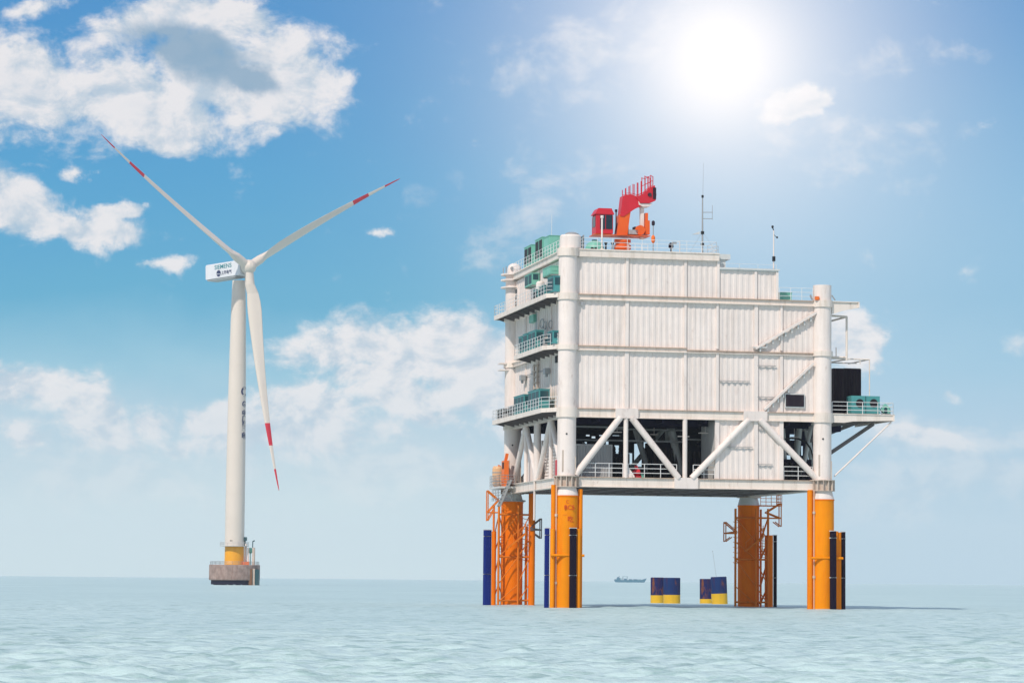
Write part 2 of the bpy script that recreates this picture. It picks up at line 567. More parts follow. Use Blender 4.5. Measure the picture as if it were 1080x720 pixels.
# ------------------------------------------------------------------ sea
def make_sea():
    rs = [3.0]
    while rs[-1] < 12000:
        r = rs[-1]
        if r < 60: dr = 1.2
        else: dr = max(.2, .24 * r * r / (EYE * FPX))
        rs.append(r + min(dr, r * .12))
    rs = np.array(rs)
    inner = np.radians(np.arange(-13.5, 13.5001, .042))
    out = np.radians(np.concatenate([np.arange(14.5, 40, 1.5), np.arange(40, 322, 6), np.arange(322, 346, 1.5)]))
    th = np.concatenate([inner, out])
    nr, na = len(rs), len(th)
    RR, TH = np.meshgrid(rs, th, indexing='ij')
    X, Y = RR * np.sin(TH), RR * np.cos(TH)
    dr = np.gradient(rs)[:, None] * np.ones_like(X)
    rng = np.random.RandomState(4)
    Z = np.zeros_like(X)
    for i in range(130):
        lam = .45 * (5.5 / .45) ** rng.rand()
        a = R(84) + rng.randn() * R(24)          # waves run roughly towards the platform
        kx, ky = math.cos(a) * 2 * math.pi / lam, math.sin(a) * 2 * math.pi / lam
        amp = .0080 * lam ** .48
        ph = rng.rand() * 6.28
        fade = np.clip((lam / np.maximum(dr * abs(math.sin(a)) + RR * .00096 * abs(math.cos(a)), .05) - 1.25) / .9, 0, 1)
        w = np.sin(kx * X + ky * Y + ph + .6 * np.sin(.05 * X + .043 * Y + i))
        Z += amp * fade * (w + .25 * (w * w - .5))
    patch = .85 + .3 * np.sin(X * .021 + Y * .011 + 1.2 * np.sin(Y * .017)) * np.sin(Y * .027 - X * .008)
    Z *= patch
    # chop thrown up round the legs of the platform
    d = np.sqrt(((X - 16) / 34) ** 2 + ((Y - 277) / 16) ** 2)
    Z *= 1 + .5 * np.exp(-d * d)
    Z[0] = 0
    vs = np.stack([X, Y, Z], -1).reshape(-1, 3)
    idx = np.arange(nr * na).reshape(nr, na)
    a = idx[:-1, :]; b = idx[1:, :]
    a2 = np.roll(a, -1, 1); b2 = np.roll(b, -1, 1)
    quads = np.stack([a, a2, b2, b], -1).reshape(-1, 4)[:, ::-1]
    me = bpy.data.meshes.new('sea')
    me.vertices.add(len(vs) + 1); me.vertices.foreach_set('co', np.concatenate([vs, [[0, 0, 0]]]).ravel())
    tri = np.stack([idx[0], np.roll(idx[0], -1), np.full(na, len(vs))], -1)
    nl = quads.size + tri.size
    me.loops.add(nl); me.loops.foreach_set('vertex_index', np.concatenate([quads.ravel(), tri.ravel()]))
    me.polygons.add(len(quads) + len(tri))
    st = np.concatenate([np.arange(len(quads)) * 4, len(quads) * 4 + np.arange(len(tri)) * 3])
    me.polygons.foreach_set('loop_start', st)
    me.polygons.foreach_set('use_smooth', np.ones(len(st), bool))
    me.update(calc_edges=True); me.validate()
    me.materials.append(MSEA)
    if me.polygons[10].normal.z < 0: me.flip_normals()
    o = bpy.data.objects.new('sea', me); COL.objects.link(o)
    o['kind'] = 'structure'


make_sea()

# ------------------------------------------------------------------ haze
hz = MB(); hz.box(-12500, -400, -2.5, 12500, 12600, 260)
mh = bpy.data.materials.new('sea_haze'); mh.use_nodes = True
mh.node_tree.nodes.clear()
pv = mh.node_tree.nodes.new('ShaderNodeVolumePrincipled')
pv.inputs['Color'].default_value = (.93, .975, 1.0, 1); pv.inputs['Density'].default_value = HAZE_DENSITY
pv.inputs['Anisotropy'].default_value = .2
mo = mh.node_tree.nodes.new('ShaderNodeOutputMaterial')
mh.node_tree.links.new(pv.outputs[0], mo.inputs['Volume'])
ho = hz.build('haze', mh, kind='stuff')
ho.visible_shadow = True

# ------------------------------------------------------------------ platform frame: u along the front, v to the back, w up
PX0, PY0, PHI = 5.4712, 280.0, .2092
LU, LV = 26.35, 25.5
RC = .92
cph, sph = math.cos(PHI), math.sin(PHI)


def wpos(u, v, w=0.0):
    return (PX0 + u * cph - v * sph, PY0 + u * sph + v * cph, w)


def _ray(x, y):
    a, b = x - 540, y - 360
    X = a * _cr + b * _sr; Yd = -a * _sr + b * _cr
    return Vector((X, FPX * _c + Yd * _s, FPX * _s - Yd * _c))


def face(x, y, v=0.0):          # (u, w) on the plane v
    r = _ray(x, y); n = Vector((-sph, cph, 0)); O = Vector(wpos(0, v)); e = Vector((0, 0, EYE))
    p = e + r * ((O - e).dot(n) / r.dot(n))
    return (p - O).dot(Vector((cph, sph, 0))), p.z


def flank(x, y, u=0.0):         # (v, w) on the plane u
    r = _ray(x, y); n = Vector((cph, sph, 0)); O = Vector(wpos(u, 0)); e = Vector((0, 0, EYE))
    p = e + r * ((O - e).dot(n) / r.dot(n))
    return (p - O).dot(Vector((-sph, cph, 0))), p.z


def at(x, y, Y):
    r = _ray(x, y); return Vector((0, 0, EYE)) + r * (Y / r.y)


PF = thing('offshore_substation', 'large white corrugated offshore substation standing on four orange piles in the sea', 'offshore platform', wpos(0, 0), PHI)
B5, T5 = 11.85, 12.85
B4, T4 = 18.70, 19.60
B3, T3 = 25.32, 25.80
B2, T2 = 30.32, 30.90
BR, TR = 34.60, 35.35

# columns
for cu, cv, wt in ((0, 0, 37.0), (LU, 0, 32.5), (0, LV, 35.5), (LU, LV, 31.2)):
    c = MB().lathe(cu, cv, [(RC, T5 + .02), (RC, wt)], 40)
    if cu == 0 and cv == 0:
        c = MB().lathe(cu, cv, [(RC, T5 + .02), (RC, 35.3), (RC, 35.42)], 40)
    col_ = c.build('column', MW, PF)
    for (b_, t_) in ((B4 - .05, T4 + .04), (B3, T3 + .04), (B2 - .05, T2 + .04)):
        MB().lathe(cu, cv, [(RC + .14, b_), (RC + .14, t_)], 40).build('collar', MWB, col_)
    if cu == 0 and cv == 0:
        MB().lathe(.32, .35, [(1.06, 35.42), (1.06, 36.6), (.95, 36.76)], 40).build('vent_drum', MW, col_)
        MB().lathe(.45, .35, [(.68, 36.77), (.68, 36.9), (.4, 37.04)], 28).build('cap', MMET, col_)
        MB().lathe(cu, cv, [(RC + .16, BR), (RC + .16, TR + .03)], 40).build('collar', MWB, col_)
    if cu == 0 and cv == LV:
        MB().lathe(cu, cv, [(.75, 35.5), (.75, 36.0), (.62, 36.4), (.3, 36.6)], 24).build('cap', MW, col_)
    # stub with stiffeners between lower deck and cone
    st = MB().lathe(cu, cv, [(RC + .02, B5 - .03), (RC + .02, T5 + .02)], 32)
    for i in range(14):
        a = i / 14 * 2 * math.pi
        st.bar((cu + 1.1 * math.cos(a), cv + 1.1 * math.sin(a), B5), (cu + 1.1 * math.cos(a), cv + 1.1 * math.sin(a), T5), .07, .32, (math.cos(a), math.sin(a), 0))
    st.lathe(cu, cv, [(1.28, T5 - .02), (1.28, T5 + .06)], 32)
    st.lathe(cu, cv, [(1.28, B5 - .06), (1.28, B5 + .0)], 32)
    st.build('rusty_stub', MWR, col_)
    dk = MB()
    for du in (-.52, .72):
        ys = cv - math.sqrt(RC * RC - du * du)
        dk.box(cu + du - .10, ys - .03, 13.3 if du < 0 else 13.0, cu + du + .10, ys + .2, 15.4 if du < 0 else 14.8)
    dk.build('rust_slot', MWR, col_)
    MB().tube((cu - .22, cv - RC - .03, 17.0), (cu - .22, cv - RC + .1, 17.0), .09, 10).build('port', MBLK, col_)

# piles with cones
pile_specs = ((0, 0, MY), (LU, 0, MY), (0, LV, MO), (LU, LV, MO))
for cu, cv, m in pile_specs:
    p = MB().lathe(cu, cv, [(1.17, -4), (1.17, 11.0)], 40).build('pile', m, PF)
    MB().lathe(cu, cv, [(1.18, 10.98), (1.16, 11.12), (.96, 11.82)], 40).build('cone', MW if cv == 0 else MWG, p)
    MB().lathe(cu, cv, [(1.22, 10.85), (1.22, 10.97)], 40).build('ring_flange', MO, p)

# decks (slabs) and dark underside grillage
MB().box(.0, .1, 12.2, LU, LV, 12.80).build('lower_deck', MUN, PF)
gr = MB()
for i in range(9):
    u = 1.6 + i * (LU - 3.2) / 8
    gr.box(u - .12, .35, 11.86, u + .12, LV - .2, 12.2)
for j in range(7):
    v = 1.2 + j * (LV - 2.4) / 6
    gr.box(.9, v - .1, 11.9, LU - .9, v + .1, 12.2)
gr.build('deck_grillage', MUN, PF)
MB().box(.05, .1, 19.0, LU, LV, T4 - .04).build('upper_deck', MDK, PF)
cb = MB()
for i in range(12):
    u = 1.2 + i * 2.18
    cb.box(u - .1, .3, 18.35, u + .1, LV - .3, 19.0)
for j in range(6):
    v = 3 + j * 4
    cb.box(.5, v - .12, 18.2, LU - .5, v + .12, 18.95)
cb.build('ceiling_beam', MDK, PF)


# girders round each deck, I-section: web plus flanges
def girder(b_, t_, name, u0, u1, v=0.0, out=.42, mat=MWB):
    g_ = MB()
    g_.box(u0, v - out + .18, b_ + .06, u1, v + .3, t_ - .07)
    g_.m = 1
    g_.box(u0, v - out, t_ - .07, u1, v + .3, t_)
    g_.m = 0
    g_.box(u0, v - out, b_, u1, v + .3, b_ + .06)
    k = int((u1 - u0) / 1.5)
    return g_.build(name, [mat, MEDGE], PF)


def girder_side(b_, t_, v0, v1, u=0.0, sgn=-1, mat=MWB):
    g_ = MB()
    g_.box(u + sgn * .24, v0, b_ + .06, u - sgn * .3, v1, t_ - .06)
    g_.box(u + sgn * .42, v0, t_ - .06, u - sgn * .3, v1, t_)
    g_.box(u + sgn * .42, v0, b_, u - sgn * .3, v1, b_ + .06)
    return g_.build('girder', mat, PF)


for (b_, t_, u1) in ((B5, T5, LU - .9), (B4, T4, LU - .9), (B2, T2, LU - .9)):
    girder(b_, t_, 'girder', .9, u1)
    girder(b_, t_, 'girder', .9, LU - .9, LV + .3, -.0)
    girder_side(b_, t_, .9, LV - .9)
    girder_side(b_, t_, .9, LV - .9, LU, 1)
girder(B3, T3, 'girder', .9, 12.15)
girder(B3, B3 + .3, 'girder', 12.15, LU - .9, out=.34)
girder_side(B3, T3, .9, LV - .9)
girder_side(B3, T3, .9, LV - .9, LU, 1)
# roof edge
re = MB()
re.box(.9, -.42, BR + .08, 15.45, .3, TR)
re.box(.9, -.50, TR - .1, 15.45, .3, TR + .02)
re.box(.9, -.46, BR, 15.45, .3, BR + .08)
re.build('roof_edge', MWB, PF)
re = MB()
re.box(-.35, .9, BR + .1, .3, LV + .4, TR)
re.box(-.5, .9, TR - .1, .3, LV + .4, TR + .02)
re.build('roof_edge', MWB, PF)
MB().box(.3, .3, TR - .3, 15.4, LV + .3, TR - .02).build('roof', MWG, PF)
r_ = MB(); r_.box(15.45, .3, 33.98, 16.3, LV - .5, TR - .5); r_.box(15.45, .1, TR - .5, 16.75, LV - .5, TR + .02); r_.build('roof_step', MWG, PF)
r_ = MB(); r_.box(15.5, -.22, 33.70, 21.65, LV - 3, 33.95); r_.box(15.5, -.36, 33.80, 21.75, -.2, 33.98); r_.build('lower_roof', MWG, PF)
MB().box(21.6, .3, T2 - .2, LU + .3, LV, T2 + .01).build('terrace_deck', MWG, PF)

# bodies of the superstructure (inner walls)
bd = MB()
bd.box(.25, .12, T4, LU - .1, LV - .2, B2)
bd.box(.25, .12, B2 - .01, 15.35, LV - .2, BR)
bd.box(15.35, .12, B2 - .01, 21.5, LV - 3.2, 33.72)
bd.build('inner_wall', MW, PF)

# corrugated cladding, panel by panel, as they lie between the posts
nf = (0, -1, 0)
UB = [.9, 6.0, 12.0, 15.33, 19.35, 22.0, 25.45]


def cladding(u0, u1, w0, w1, v=-.04):
    return MB().corr((u0, v, 0), (u1, v, 0), w0, w1, nf).build('cladding_panel', MW, PF)


def post(u, w0, w1, wd=.34, v=-.18, name='wall_post'):
    return MB().box(u - wd / 2, v - .07, w0, u + wd / 2, v + .18, w1).build(name, MW, PF)


for a, b_ in zip(UB, UB[1:]):
    cladding(a, b_, T4, B3 + .01)
    cladding(a, b_, T3 if a < 12 else B3 + .3, B2 + .01)
for a, b_ in zip([.9, 6.0, 9.0, 12.0], [6.0, 9.0, 12.0, 15.45]):
    cladding(a, b_, T2, BR + .01)
for a, b_ in ((15.45, 19.3), (19.3, 21.6)):
    cladding(a, b_, T2, 33.71)
cladding(15.33, 19.35, T5, B4 + .01); cladding(19.35, 22.0, T5, B4 + .01)
for u in (6.0, 12.0, 15.33, 19.35, 22.0):
    post(u, T4, B3, .42 if u in (6.0, 19.35) else .28)
    post(u, T3, B2, .36 if u in (6.0, 19.35) else .22)
for u in (6.0, 12.0, 15.40, 19.3, 21.55):
    post(u, T2, BR if u < 15.5 else 33.7, .26)
post(15.33, T5, B4, .42); post(22.0, T5, B4, .42); post(19.35, T5, B4, .40)
# small horizontal joint ledges with their teeth
for (x0, x1, y) in ((758, 790, 401.5), (798, 818, 385.5), (798, 816, 418.5), (799, 811, 452), (766, 793, 471), (798, 814, 489.5)):
    u0, w = face(x0, y); u1, _ = face(x1, y)
    lg = MB().box(u0, -.26, w - .03, u1, -.16, w + .03)
    k = max(3, int((u1 - u0) / .55))
    for i in range(k):
        uu = u0 + (i + .3) * (u1 - u0) / k
        lg.box(uu, -.22, w - .22, uu + .22, -.17, w - .13)
    lg.build('panel_joint', MMET, PF)
# repair patch on the upper storey and top wall slots
MB().box(1.25, -.30, 29.75, 1.55, -.16, 30.1).build('wall_lamp', MMET, PF)
# gusset plates
for (u0, u1, b_, t_) in ((4.83, 7.15, B4 - .03, T4 + .05), (18.0, 20.45, B4 - .03, T4 + .05)):
    MB().box(u0, -.50, b_, u1, .25, t_).build('gusset_plate', MW, PF)
MB().box(10.88, -.50, B5 - .03, 13.31, .25, T5 + .06).build('gusset_plate', MW, PF)
# inner wall behind the low cladding
MB().box(15.3, .1, T5, 22.0, 5.5, 18.98).build('switch_room', MWG, PF)

# truss braces of the front
for (p, q) in (((.83, 13.0), (5.35, 18.75)), ((6.5, 18.75), (11.35, 12.85)), ((12.7, 12.85), (18.55, 18.8)), ((19.75, 18.8), (25.75, 12.95))):
    MB().tube((p[0], -.30, p[1]), (q[0], -.30, q[1]), .33, 16).build('brace', MW, PF)
for u in (5.95, 12.0):
    MB().tube((u, -.22, T5 - .05), (u, -.22, B4 + .02), .24, 14).build('truss_post', MW, PF)
hh = MB().box(5.75, -.2, T5, 6.6, .1, 13.2); hh.prism([(6.1, 13.2), (6.1, 14.1), (6.9, 13.0), (6.9, 12.86), (6.1, 12.86)], -.1, .05); hh.build('knee_plate', MW, PF)
# long diagonal box stairs on the wall
for (x0, y0, x1, y1) in ((806, 432, 858, 383), (797, 367.5, 861, 329.5)):
    a, b_ = face(x0, y0, -.5), face(x1, y1, -.5)
    MB().bar((a[0], -.42, a[1]), (b_[0], -.42, b_[1]), .22, .34, (0, 1, 0)).build('diagonal_strut', MW, PF)
    for i in range(9):
        f = (i + .7) / 9.6
        u = a[0] + (b_[0] - a[0]) * f; w = a[1] + (b_[1] - a[1]) * f
        MB().box(u - .03, -.44, w - .55, u + .12, -.16, w - .12).build('strut_bracket', MWG, PF)
a, b_ = face(793, 366), face(807, 368)
MB().box(a[0], -.5, a[1] - .1, b_[0], -.2, a[1] + .03).build('foot_plate', MWG, PF)
# louvre window in the right bay
a, b_ = face(828, 416), face(847, 429)
lv = MB(); lv.m = 0; lv.box(a[0] - .1, -.26, b_[1] - .12, b_[0] + .1, -.14, a[1] + .1)
lv.m = 1
k = 11
for i in range(k):
    w = b_[1] + (a[1] - b_[1]) * (i + .5) / k
    lv.box(a[0], -.32, w - .035, b_[0], -.26, w + .03)
lv.build('louvre', [MWG, MLOU], PF)
MB().box(a[0], -.275, b_[1], b_[0], -.262, a[1]).build('louvre_recess', MBLK, PF)

# side (left flank) walls: flat panels with ribs
for (w0, w1) in ((T4, B3), (T3, B2), (T2, BR)):
    for (v0, v1) in ((.9, 7.0), (7.0, 13.0), (13.0, 19.0), (19.0, LV - .9)):
        s_ = MB().box(.0, v0 + .03, w0, .25, v1 - .03, w1)
        for i in range(1, 6):
            vv = v0 + (v1 - v0) * i / 6
            s_.box(-.035, vv - .05, w0, .0, vv + .05, w1)
        s_.build('flank_panel', MW, PF)
    for v in (7.0, 13.0, 19.0):
        MB().box(-.14, v - .14, w0, .1, v + .14, w1).build('wall_post', MW, PF)
# right and back walls
for (w0, w1) in ((T4, B3), (T3, B2)):
    MB().corr((LU, .9, 0), (LU, LV - .9, 0), w0, w1, (1, 0, 0)).build('cladding_panel', MW, PF)
for (w0, w1) in ((T4, B2),):
    MB().corr((LU - .9, LV, 0), (.9, LV, 0), w0, w1, (0, 1, 0)).build('cladding_panel', MW, PF)
MB().corr((15.3, LV, 0), (.9, LV, 0), T2, BR, (0, 1, 0)).build('cladding_panel', MW, PF)
MB().corr((21.5, .3, 0), (21.5, LV - 3.2, 0), T2, 33.7, (1, 0, 0)).build('cladding_panel', MW, PF)


# ------------------------------------------------------------------ balconies on the flank
def balcony(w, v0, v1, out=-2.1, th=.42, ch=2.0):
    vi = max(v0 - 1.2, -.35)
    pts = [(-.3, vi), (-.3, v1), (out, v1), (out, v0 + ch * .4), (-1.0, vi)]
    d = MB().xyprism(pts, w - .16, w)
    e = MB()
    e.box(out - .04, v0 + ch * .4, w - th, out + .1, v1, w + .04)
    e.bar((out, v0 + ch * .4, w - th / 2 + .01), (-1.0, vi, w - th / 2 + .01), .14, th)
    e.box(out, v1 - .1, w - th, -.3, v1 + .04, w + .04)
    b0 = d.build('balcony', MUN, PF)
    e.build('edge_beam', MWB, b0)
    k = int((v1 - v0) / 2.4)
    for i in range(k + 1):
        v = v0 + 1 + i * (v1 - v0 - 1.4) / k
        MB().prism([(-.4, w - .16), (out + .1, w - .16), (out + .1, w - .35), (-.4, w - .75)], v - .06, v + .06).build('cantilever_bracket', MUN, b0)
    MB().rail([(-1.0, vi + .1, w), (out + .02, v0 + ch * .4, w), (out + .02, v1 - .05, w), (-.5, v1 - .05, w)], step=1.25, r=.03).build('railing', MRAIL, b0)
    return b0


balcony(T2, -.1, 26.2, -2.0)
balcony(T3, .9, 15.3, -2.1)
balcony(T4, 1.0, 25.6, -2.2)
# lower landing of the back corner, where the gangway hangs
lb = MB().box(-2.0, 22.8, 12.35, -.2, 28.0, 12.55).build('landing', MWG, PF)
MB().rail([(-.3, 22.9, 12.55), (-1.95, 22.9, 12.55), (-1.95, 27.9, 12.55)], h=1.2, step=.7, r=.035, rails=4).build('railing', MMET, lb)
MB().rail([(-.6, LV - 2.4, 11.0), (-1.9, LV - 2.0, 11.0), (-2.1, LV + .5, 11.0)], h=1.2, step=.6, r=.035, rails=4).build('railing', MMET, lb)
gw = MB()
for v in (21.9, 22.9):
    gw.bar((-2.1, v, 10.4), (-.9, v, 13.2), .12, .2)
for i in range(8):
    gw.bar((-2.1 + i * .17, 21.9, 10.5 + i * .39), (-2.1 + i * .17, 22.9, 10.5 + i * .39), .25, .06)
gw.build('gangway', MMET, PF)
MB().lathe(0, LV, [(1.35, 10.98), (1.45, 11.02), (1.45, 11.16), (1.3, 11.18)], 28).build('pile_platform', MMET, PF)

# ledges on the back-left column
for w in (33.9, 34.7, 35.3):
    MB().lathe(0, LV, [(1.45, w), (1.45, w + .14)], 20).build('column_ledge', MW, PF)
for w in (25.0, 25.7):
    MB().box(-1.6, LV - .7, w, -.5, LV + .7, w + .13).build('column_ledge', MW, PF)
st = MB()
for i in range(5):
    a = i / 5 * 6.28
    st.tube((1.3 * math.cos(a), LV + 1.3 * math.sin(a), 35.4), (1.3 * math.cos(a), LV + 1.3 * math.sin(a), 36.2), .05, 6)
st.tube((-.4, LV - .8, 36.0), (-.4, LV - .72, 36.0), .2, 12)
st.build('ledge_fitting', MMET, PF)

# flank truss under the upper deck
for (v0, w0, v1, w1, r) in ((1.2, 13.0, 6.6, 18.7, .28), (12.6, 13.0, 7.0, 18.7, .28), (13.2, 13.0, 18.4, 18.7, .28), (24.4, 13.0, 18.8, 18.7, .28)):
    MB().tube((-.05, v0, w0), (-.05, v1, w1), r, 12).build('brace', MW, PF)
for v in (6.8, 12.9, 18.6):
    MB().tube((-.05, v, T5), (-.05, v, B4), .2 if v != 12.9 else .34, 12).build('truss_post', MW, PF)
MB().tube((-.35, 12.9, 8.8), (-.35, 12.9, 18.7), .12, 8).build('drain_pipe', MW, PF)
# white block and stair behind the flank truss
MB().box(.5, 13.4, T5, 3.0, 20.5, 17.0).build('store_room', MW, PF)
sh = MB()
for i in range(13):
    sh.box(.45, 4.5, T5 + .15 + i * .33, .6, 11.8, T5 + .36 + i * .33)
sh.box(.6, 4.4, T5, 1.5, 11.9, 17.1)
sh.build('slatted_screen', MW, PF)
MB().box(-.3, 3.0, 12.9, -.1, 3.7, 14.6).build('hose_cabinet', MRED, PF)

# back face truss + dark panels added for the shade seen through the open bays
vb = LV - .05
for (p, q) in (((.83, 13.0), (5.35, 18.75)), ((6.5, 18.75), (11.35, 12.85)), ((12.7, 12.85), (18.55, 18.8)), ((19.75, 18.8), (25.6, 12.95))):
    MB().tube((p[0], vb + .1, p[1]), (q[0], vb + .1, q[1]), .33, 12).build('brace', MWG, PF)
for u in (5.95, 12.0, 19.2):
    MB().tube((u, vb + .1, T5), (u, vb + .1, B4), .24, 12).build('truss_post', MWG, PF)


def holes(x0, y0, x1, y1, v, cut):      # dark bulkhead with openings, interior shade put into its colour, cut = list of boxes in photo-plane px
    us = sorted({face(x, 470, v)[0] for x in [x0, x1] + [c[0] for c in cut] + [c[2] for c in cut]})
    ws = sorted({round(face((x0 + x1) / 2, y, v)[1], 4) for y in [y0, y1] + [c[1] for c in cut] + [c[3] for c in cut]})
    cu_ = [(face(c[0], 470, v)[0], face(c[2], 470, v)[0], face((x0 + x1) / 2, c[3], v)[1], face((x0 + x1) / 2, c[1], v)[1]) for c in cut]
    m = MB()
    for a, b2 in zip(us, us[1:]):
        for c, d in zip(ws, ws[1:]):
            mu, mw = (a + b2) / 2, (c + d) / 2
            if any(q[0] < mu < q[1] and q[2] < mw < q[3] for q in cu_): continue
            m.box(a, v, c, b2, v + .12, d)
    return m.build('shade_panel', MDK, PF)


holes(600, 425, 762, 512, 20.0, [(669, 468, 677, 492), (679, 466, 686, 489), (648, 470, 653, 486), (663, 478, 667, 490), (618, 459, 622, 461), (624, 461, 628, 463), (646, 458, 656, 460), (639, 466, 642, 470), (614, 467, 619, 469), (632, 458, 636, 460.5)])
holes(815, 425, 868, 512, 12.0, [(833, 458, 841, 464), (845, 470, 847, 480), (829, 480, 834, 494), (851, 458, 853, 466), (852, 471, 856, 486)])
# middle row of braces
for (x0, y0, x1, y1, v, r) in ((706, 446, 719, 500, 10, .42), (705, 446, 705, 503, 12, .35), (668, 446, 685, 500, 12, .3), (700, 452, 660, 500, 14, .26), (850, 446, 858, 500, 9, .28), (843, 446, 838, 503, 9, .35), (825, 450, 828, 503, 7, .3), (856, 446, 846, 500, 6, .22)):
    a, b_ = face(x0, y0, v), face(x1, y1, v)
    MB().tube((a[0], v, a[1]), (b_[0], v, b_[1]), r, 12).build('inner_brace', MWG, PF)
ct = MB()
for (x0, x1, y, v) in ((606, 720, 463.5, 8), (606, 660, 449.5, 6), (640, 722, 452, 9), (720, 755, 463, 8)):
    a, b_ = face(x0, y, v), face(x1, y, v)
    ct.box(a[0], v, a[1] - .08, b_[0], v + .5, a[1] + .08)
ct.build('cable_tray', MGREY, PF)
lt = MB()
for (x, y, v, w_) in ((651, 455.5, 4, 1.0), (721, 460, 3, 1.2), (744, 456.5, 3, 1.4), (838, 461, 4, .8), (690, 458, 8, .8)):
    a = face(x, y, v)
    lt.box(a[0] - w_ / 2, v, a[1] - .05, a[0] + w_ / 2, v + .15, a[1] + .05)
    lt.tube((a[0], v + .07, a[1]), (a[0], v + .07, 18.8), .03, 5)
lt.build('ceiling_lamp', MW, PF)
hs = MB()
pts = [face(x, y, 3.0) for x, y in ((828, 463), (834, 462), (842, 462.5), (850, 466), (855, 473), (858, 484), (858, 490))]
hs.path([(a, 3.0, b2) for a, b2 in pts], .09, 8)
hs.build('cable_hose', MBLK, PF)
# deck edge rails of the lower level
for (a, b_) in ((1.5, 5.7), (6.25, 11.2), (12.9, 15.1)):
    MB().rail([(a, -.1, T5), (b_, -.1, T5)], h=1.35, step=1.45, r=.04).build('railing', MRAIL, PF)
MB().rail([(22.3, -.1, T5), (25.3, -.1, T5)], h=1.35, step=1.5, r=.04).build('railing', MRAIL, PF)
MB().rail([(LU + .4, 1.0, T5), (LU + 1.3, 1.0, T5), (LU + 1.3, 6, T5)], h=1.2, step=.9, r=.03).build('railing', MRAIL, PF)
MB().box(LU + .2, .6, 12.4, LU + 1.5, 6, 12.6).build('side_walkway', MWG, PF)

# right side: stub beam, hung frame, cantilever platform
sb = MB().prism([(LU + .9, T2), (30.1, T2), (30.1, B2), (28.7, 30.05), (LU + .9, 29.6)], -.35, -.2)
sb.box(LU + .9, -.5, T2 - .06, 30.14, .1, T2 + .02); sb.box(30.0, -.5, B2, 30.14, .1, T2)
sb.build('stub_beam', MWB, PF)
MB().box(LU + .9, .2, T2 - .25, 30.1, 9, T2 - .02).build('side_balcony', MWG, PF)
fr = MB()
a = face(893, 334, 1); b_ = face(893, 380, 1)
fr.tube((a[0], 1, a[1]), (a[0], 1, b_[1]), .12, 8)
fr.tube((a[0], 1, a[1]), (LU, 1, a[1] + .1), .10, 8); fr.tube((a[0], 1, b_[1] + .3), (LU, 1, b_[1] + .3), .1, 8)
fr.tube((a[0], 1, a[1]), (a[0], 8, a[1]), .10, 8)
for q in (.0, .7, 1.4):
    fr.tube((LU + .4 + q, 1, b_[1] + .2), (LU + .4 + q, 1, b_[1] + 1.3), .05, 6)
fr.build('hanging_frame', MWB, PF)
cp = MB().box(LU + .9, .05, T4 - .2, 33.75, 11.5, T4)
cpo = cp.build('cantilever_platform', MUN, PF)
e = MB()
e.box(LU + .9, -.4, T4 - .06, 33.9, .1, T4 + .02); e.prism([(LU + .9, T4 - .06), (33.85, T4 - .06), (33.85, 19.0), (29.5, 18.85), (28.6, B4), (LU + .9, B4)], -.3, -.16)
e.box(33.7, -.4, 18.95, 33.86, 11.5, T4)
e.build('edge_beam', MWB, cpo)
MB().rail([(LU + 1.0, -.1, T4), (33.8, -.1, T4), (33.8, 11.4, T4)], h=1.2, step=1.5, r=.035).build('railing', MRAIL, cpo)
ub = MB()
for v in (2, 5, 8, 11):
    ub.prism([(LU + .9, T4 - .2), (33.6, T4 - .2), (33.6, T4 - .4), (LU + .9, 18.3)], v - .1, v + .1)
ub.build('support_rib', MUN, cpo)
for (x0, y0, x1, y1, v, r, m) in ((905, 445, 880, 467, 6, .16, MUN), (921, 447, 879, 489, 3, .17, MUN)):
    a, b_ = face(x0, y0, v), face(x1, y1, v)
    MB().bar((a[0], v, a[1]), (LU + .2, v, b_[1]), .34, .34).build('strut', m, cpo)
a, b_ = face(940, 445, 0), face(880, 502, 0)
MB().tube((a[0], 0, a[1]), (b_[0], 0, b_[1]), .09, 8).build('strut', MW, cpo)
a, b_ = face(879, 445, 2), face(885, 455, 2)
MB().box(LU + .9, 2, b_[1], b_[0] + .2, 5, a[1]).build('junction_box', MDK, cpo)
fr = MB()
a, b_ = face(917, 379, 2), face(917, 434, 2)
c_ = face(880, 382, 2)
fr.tube((a[0], 2, b_[1]), (a[0], 2, a[1]), .06, 8); fr.tube((a[0], 2, a[1]), (LU + .8, 2, a[1]), .07, 8)
fr.tube((a[0], 2, a[1]), (a[0] - .2, 8, a[1]), .06, 8); fr.tube((a[0] - 2.2, 2, a[1]), (a[0] - 3.5, 6, a[1] - .2), .07, 8)
fr.tube((a[0] - 1.0, 2, a[1]), (a[0] - 1.0, 2, a[1] - .5), .05, 6); fr.tube((LU + .8, 6, a[1] - .1), (a[0], 6, a[1] - .1), .06, 8)
fr.build('pipe_frame', MWB, cpo)

# roof railings
rr = PF
MB().rail([(1.4, -.2, TR), (15.2, -.2, TR)], h=1.15, step=1.5, r=.026).build('railing', MRAIL, rr)
MB().rail([(15.2, -.2, TR), (15.2, 3, TR), (16.3, 3, TR), (16.3, 12, TR)], h=1.15, step=1.5, r=.026).build('railing', MRAIL, rr)
MB().rail([(-.3, 1.3, TR), (-.3, 24.4, TR)], h=1.15, step=1.3, r=.028).build('railing', MRAIL, rr)
MB().rail([(15.7, -.1, 33.97), (21.5, -.1, 33.97)], h=.45, step=1.9, r=.02, rails=1).build('railing', MRAIL, rr)
MB().rail([(21.8, -.2, T2), (25.3, -.2, T2)], h=1.25, step=1.1, r=.026).build('railing', MRAIL, rr)
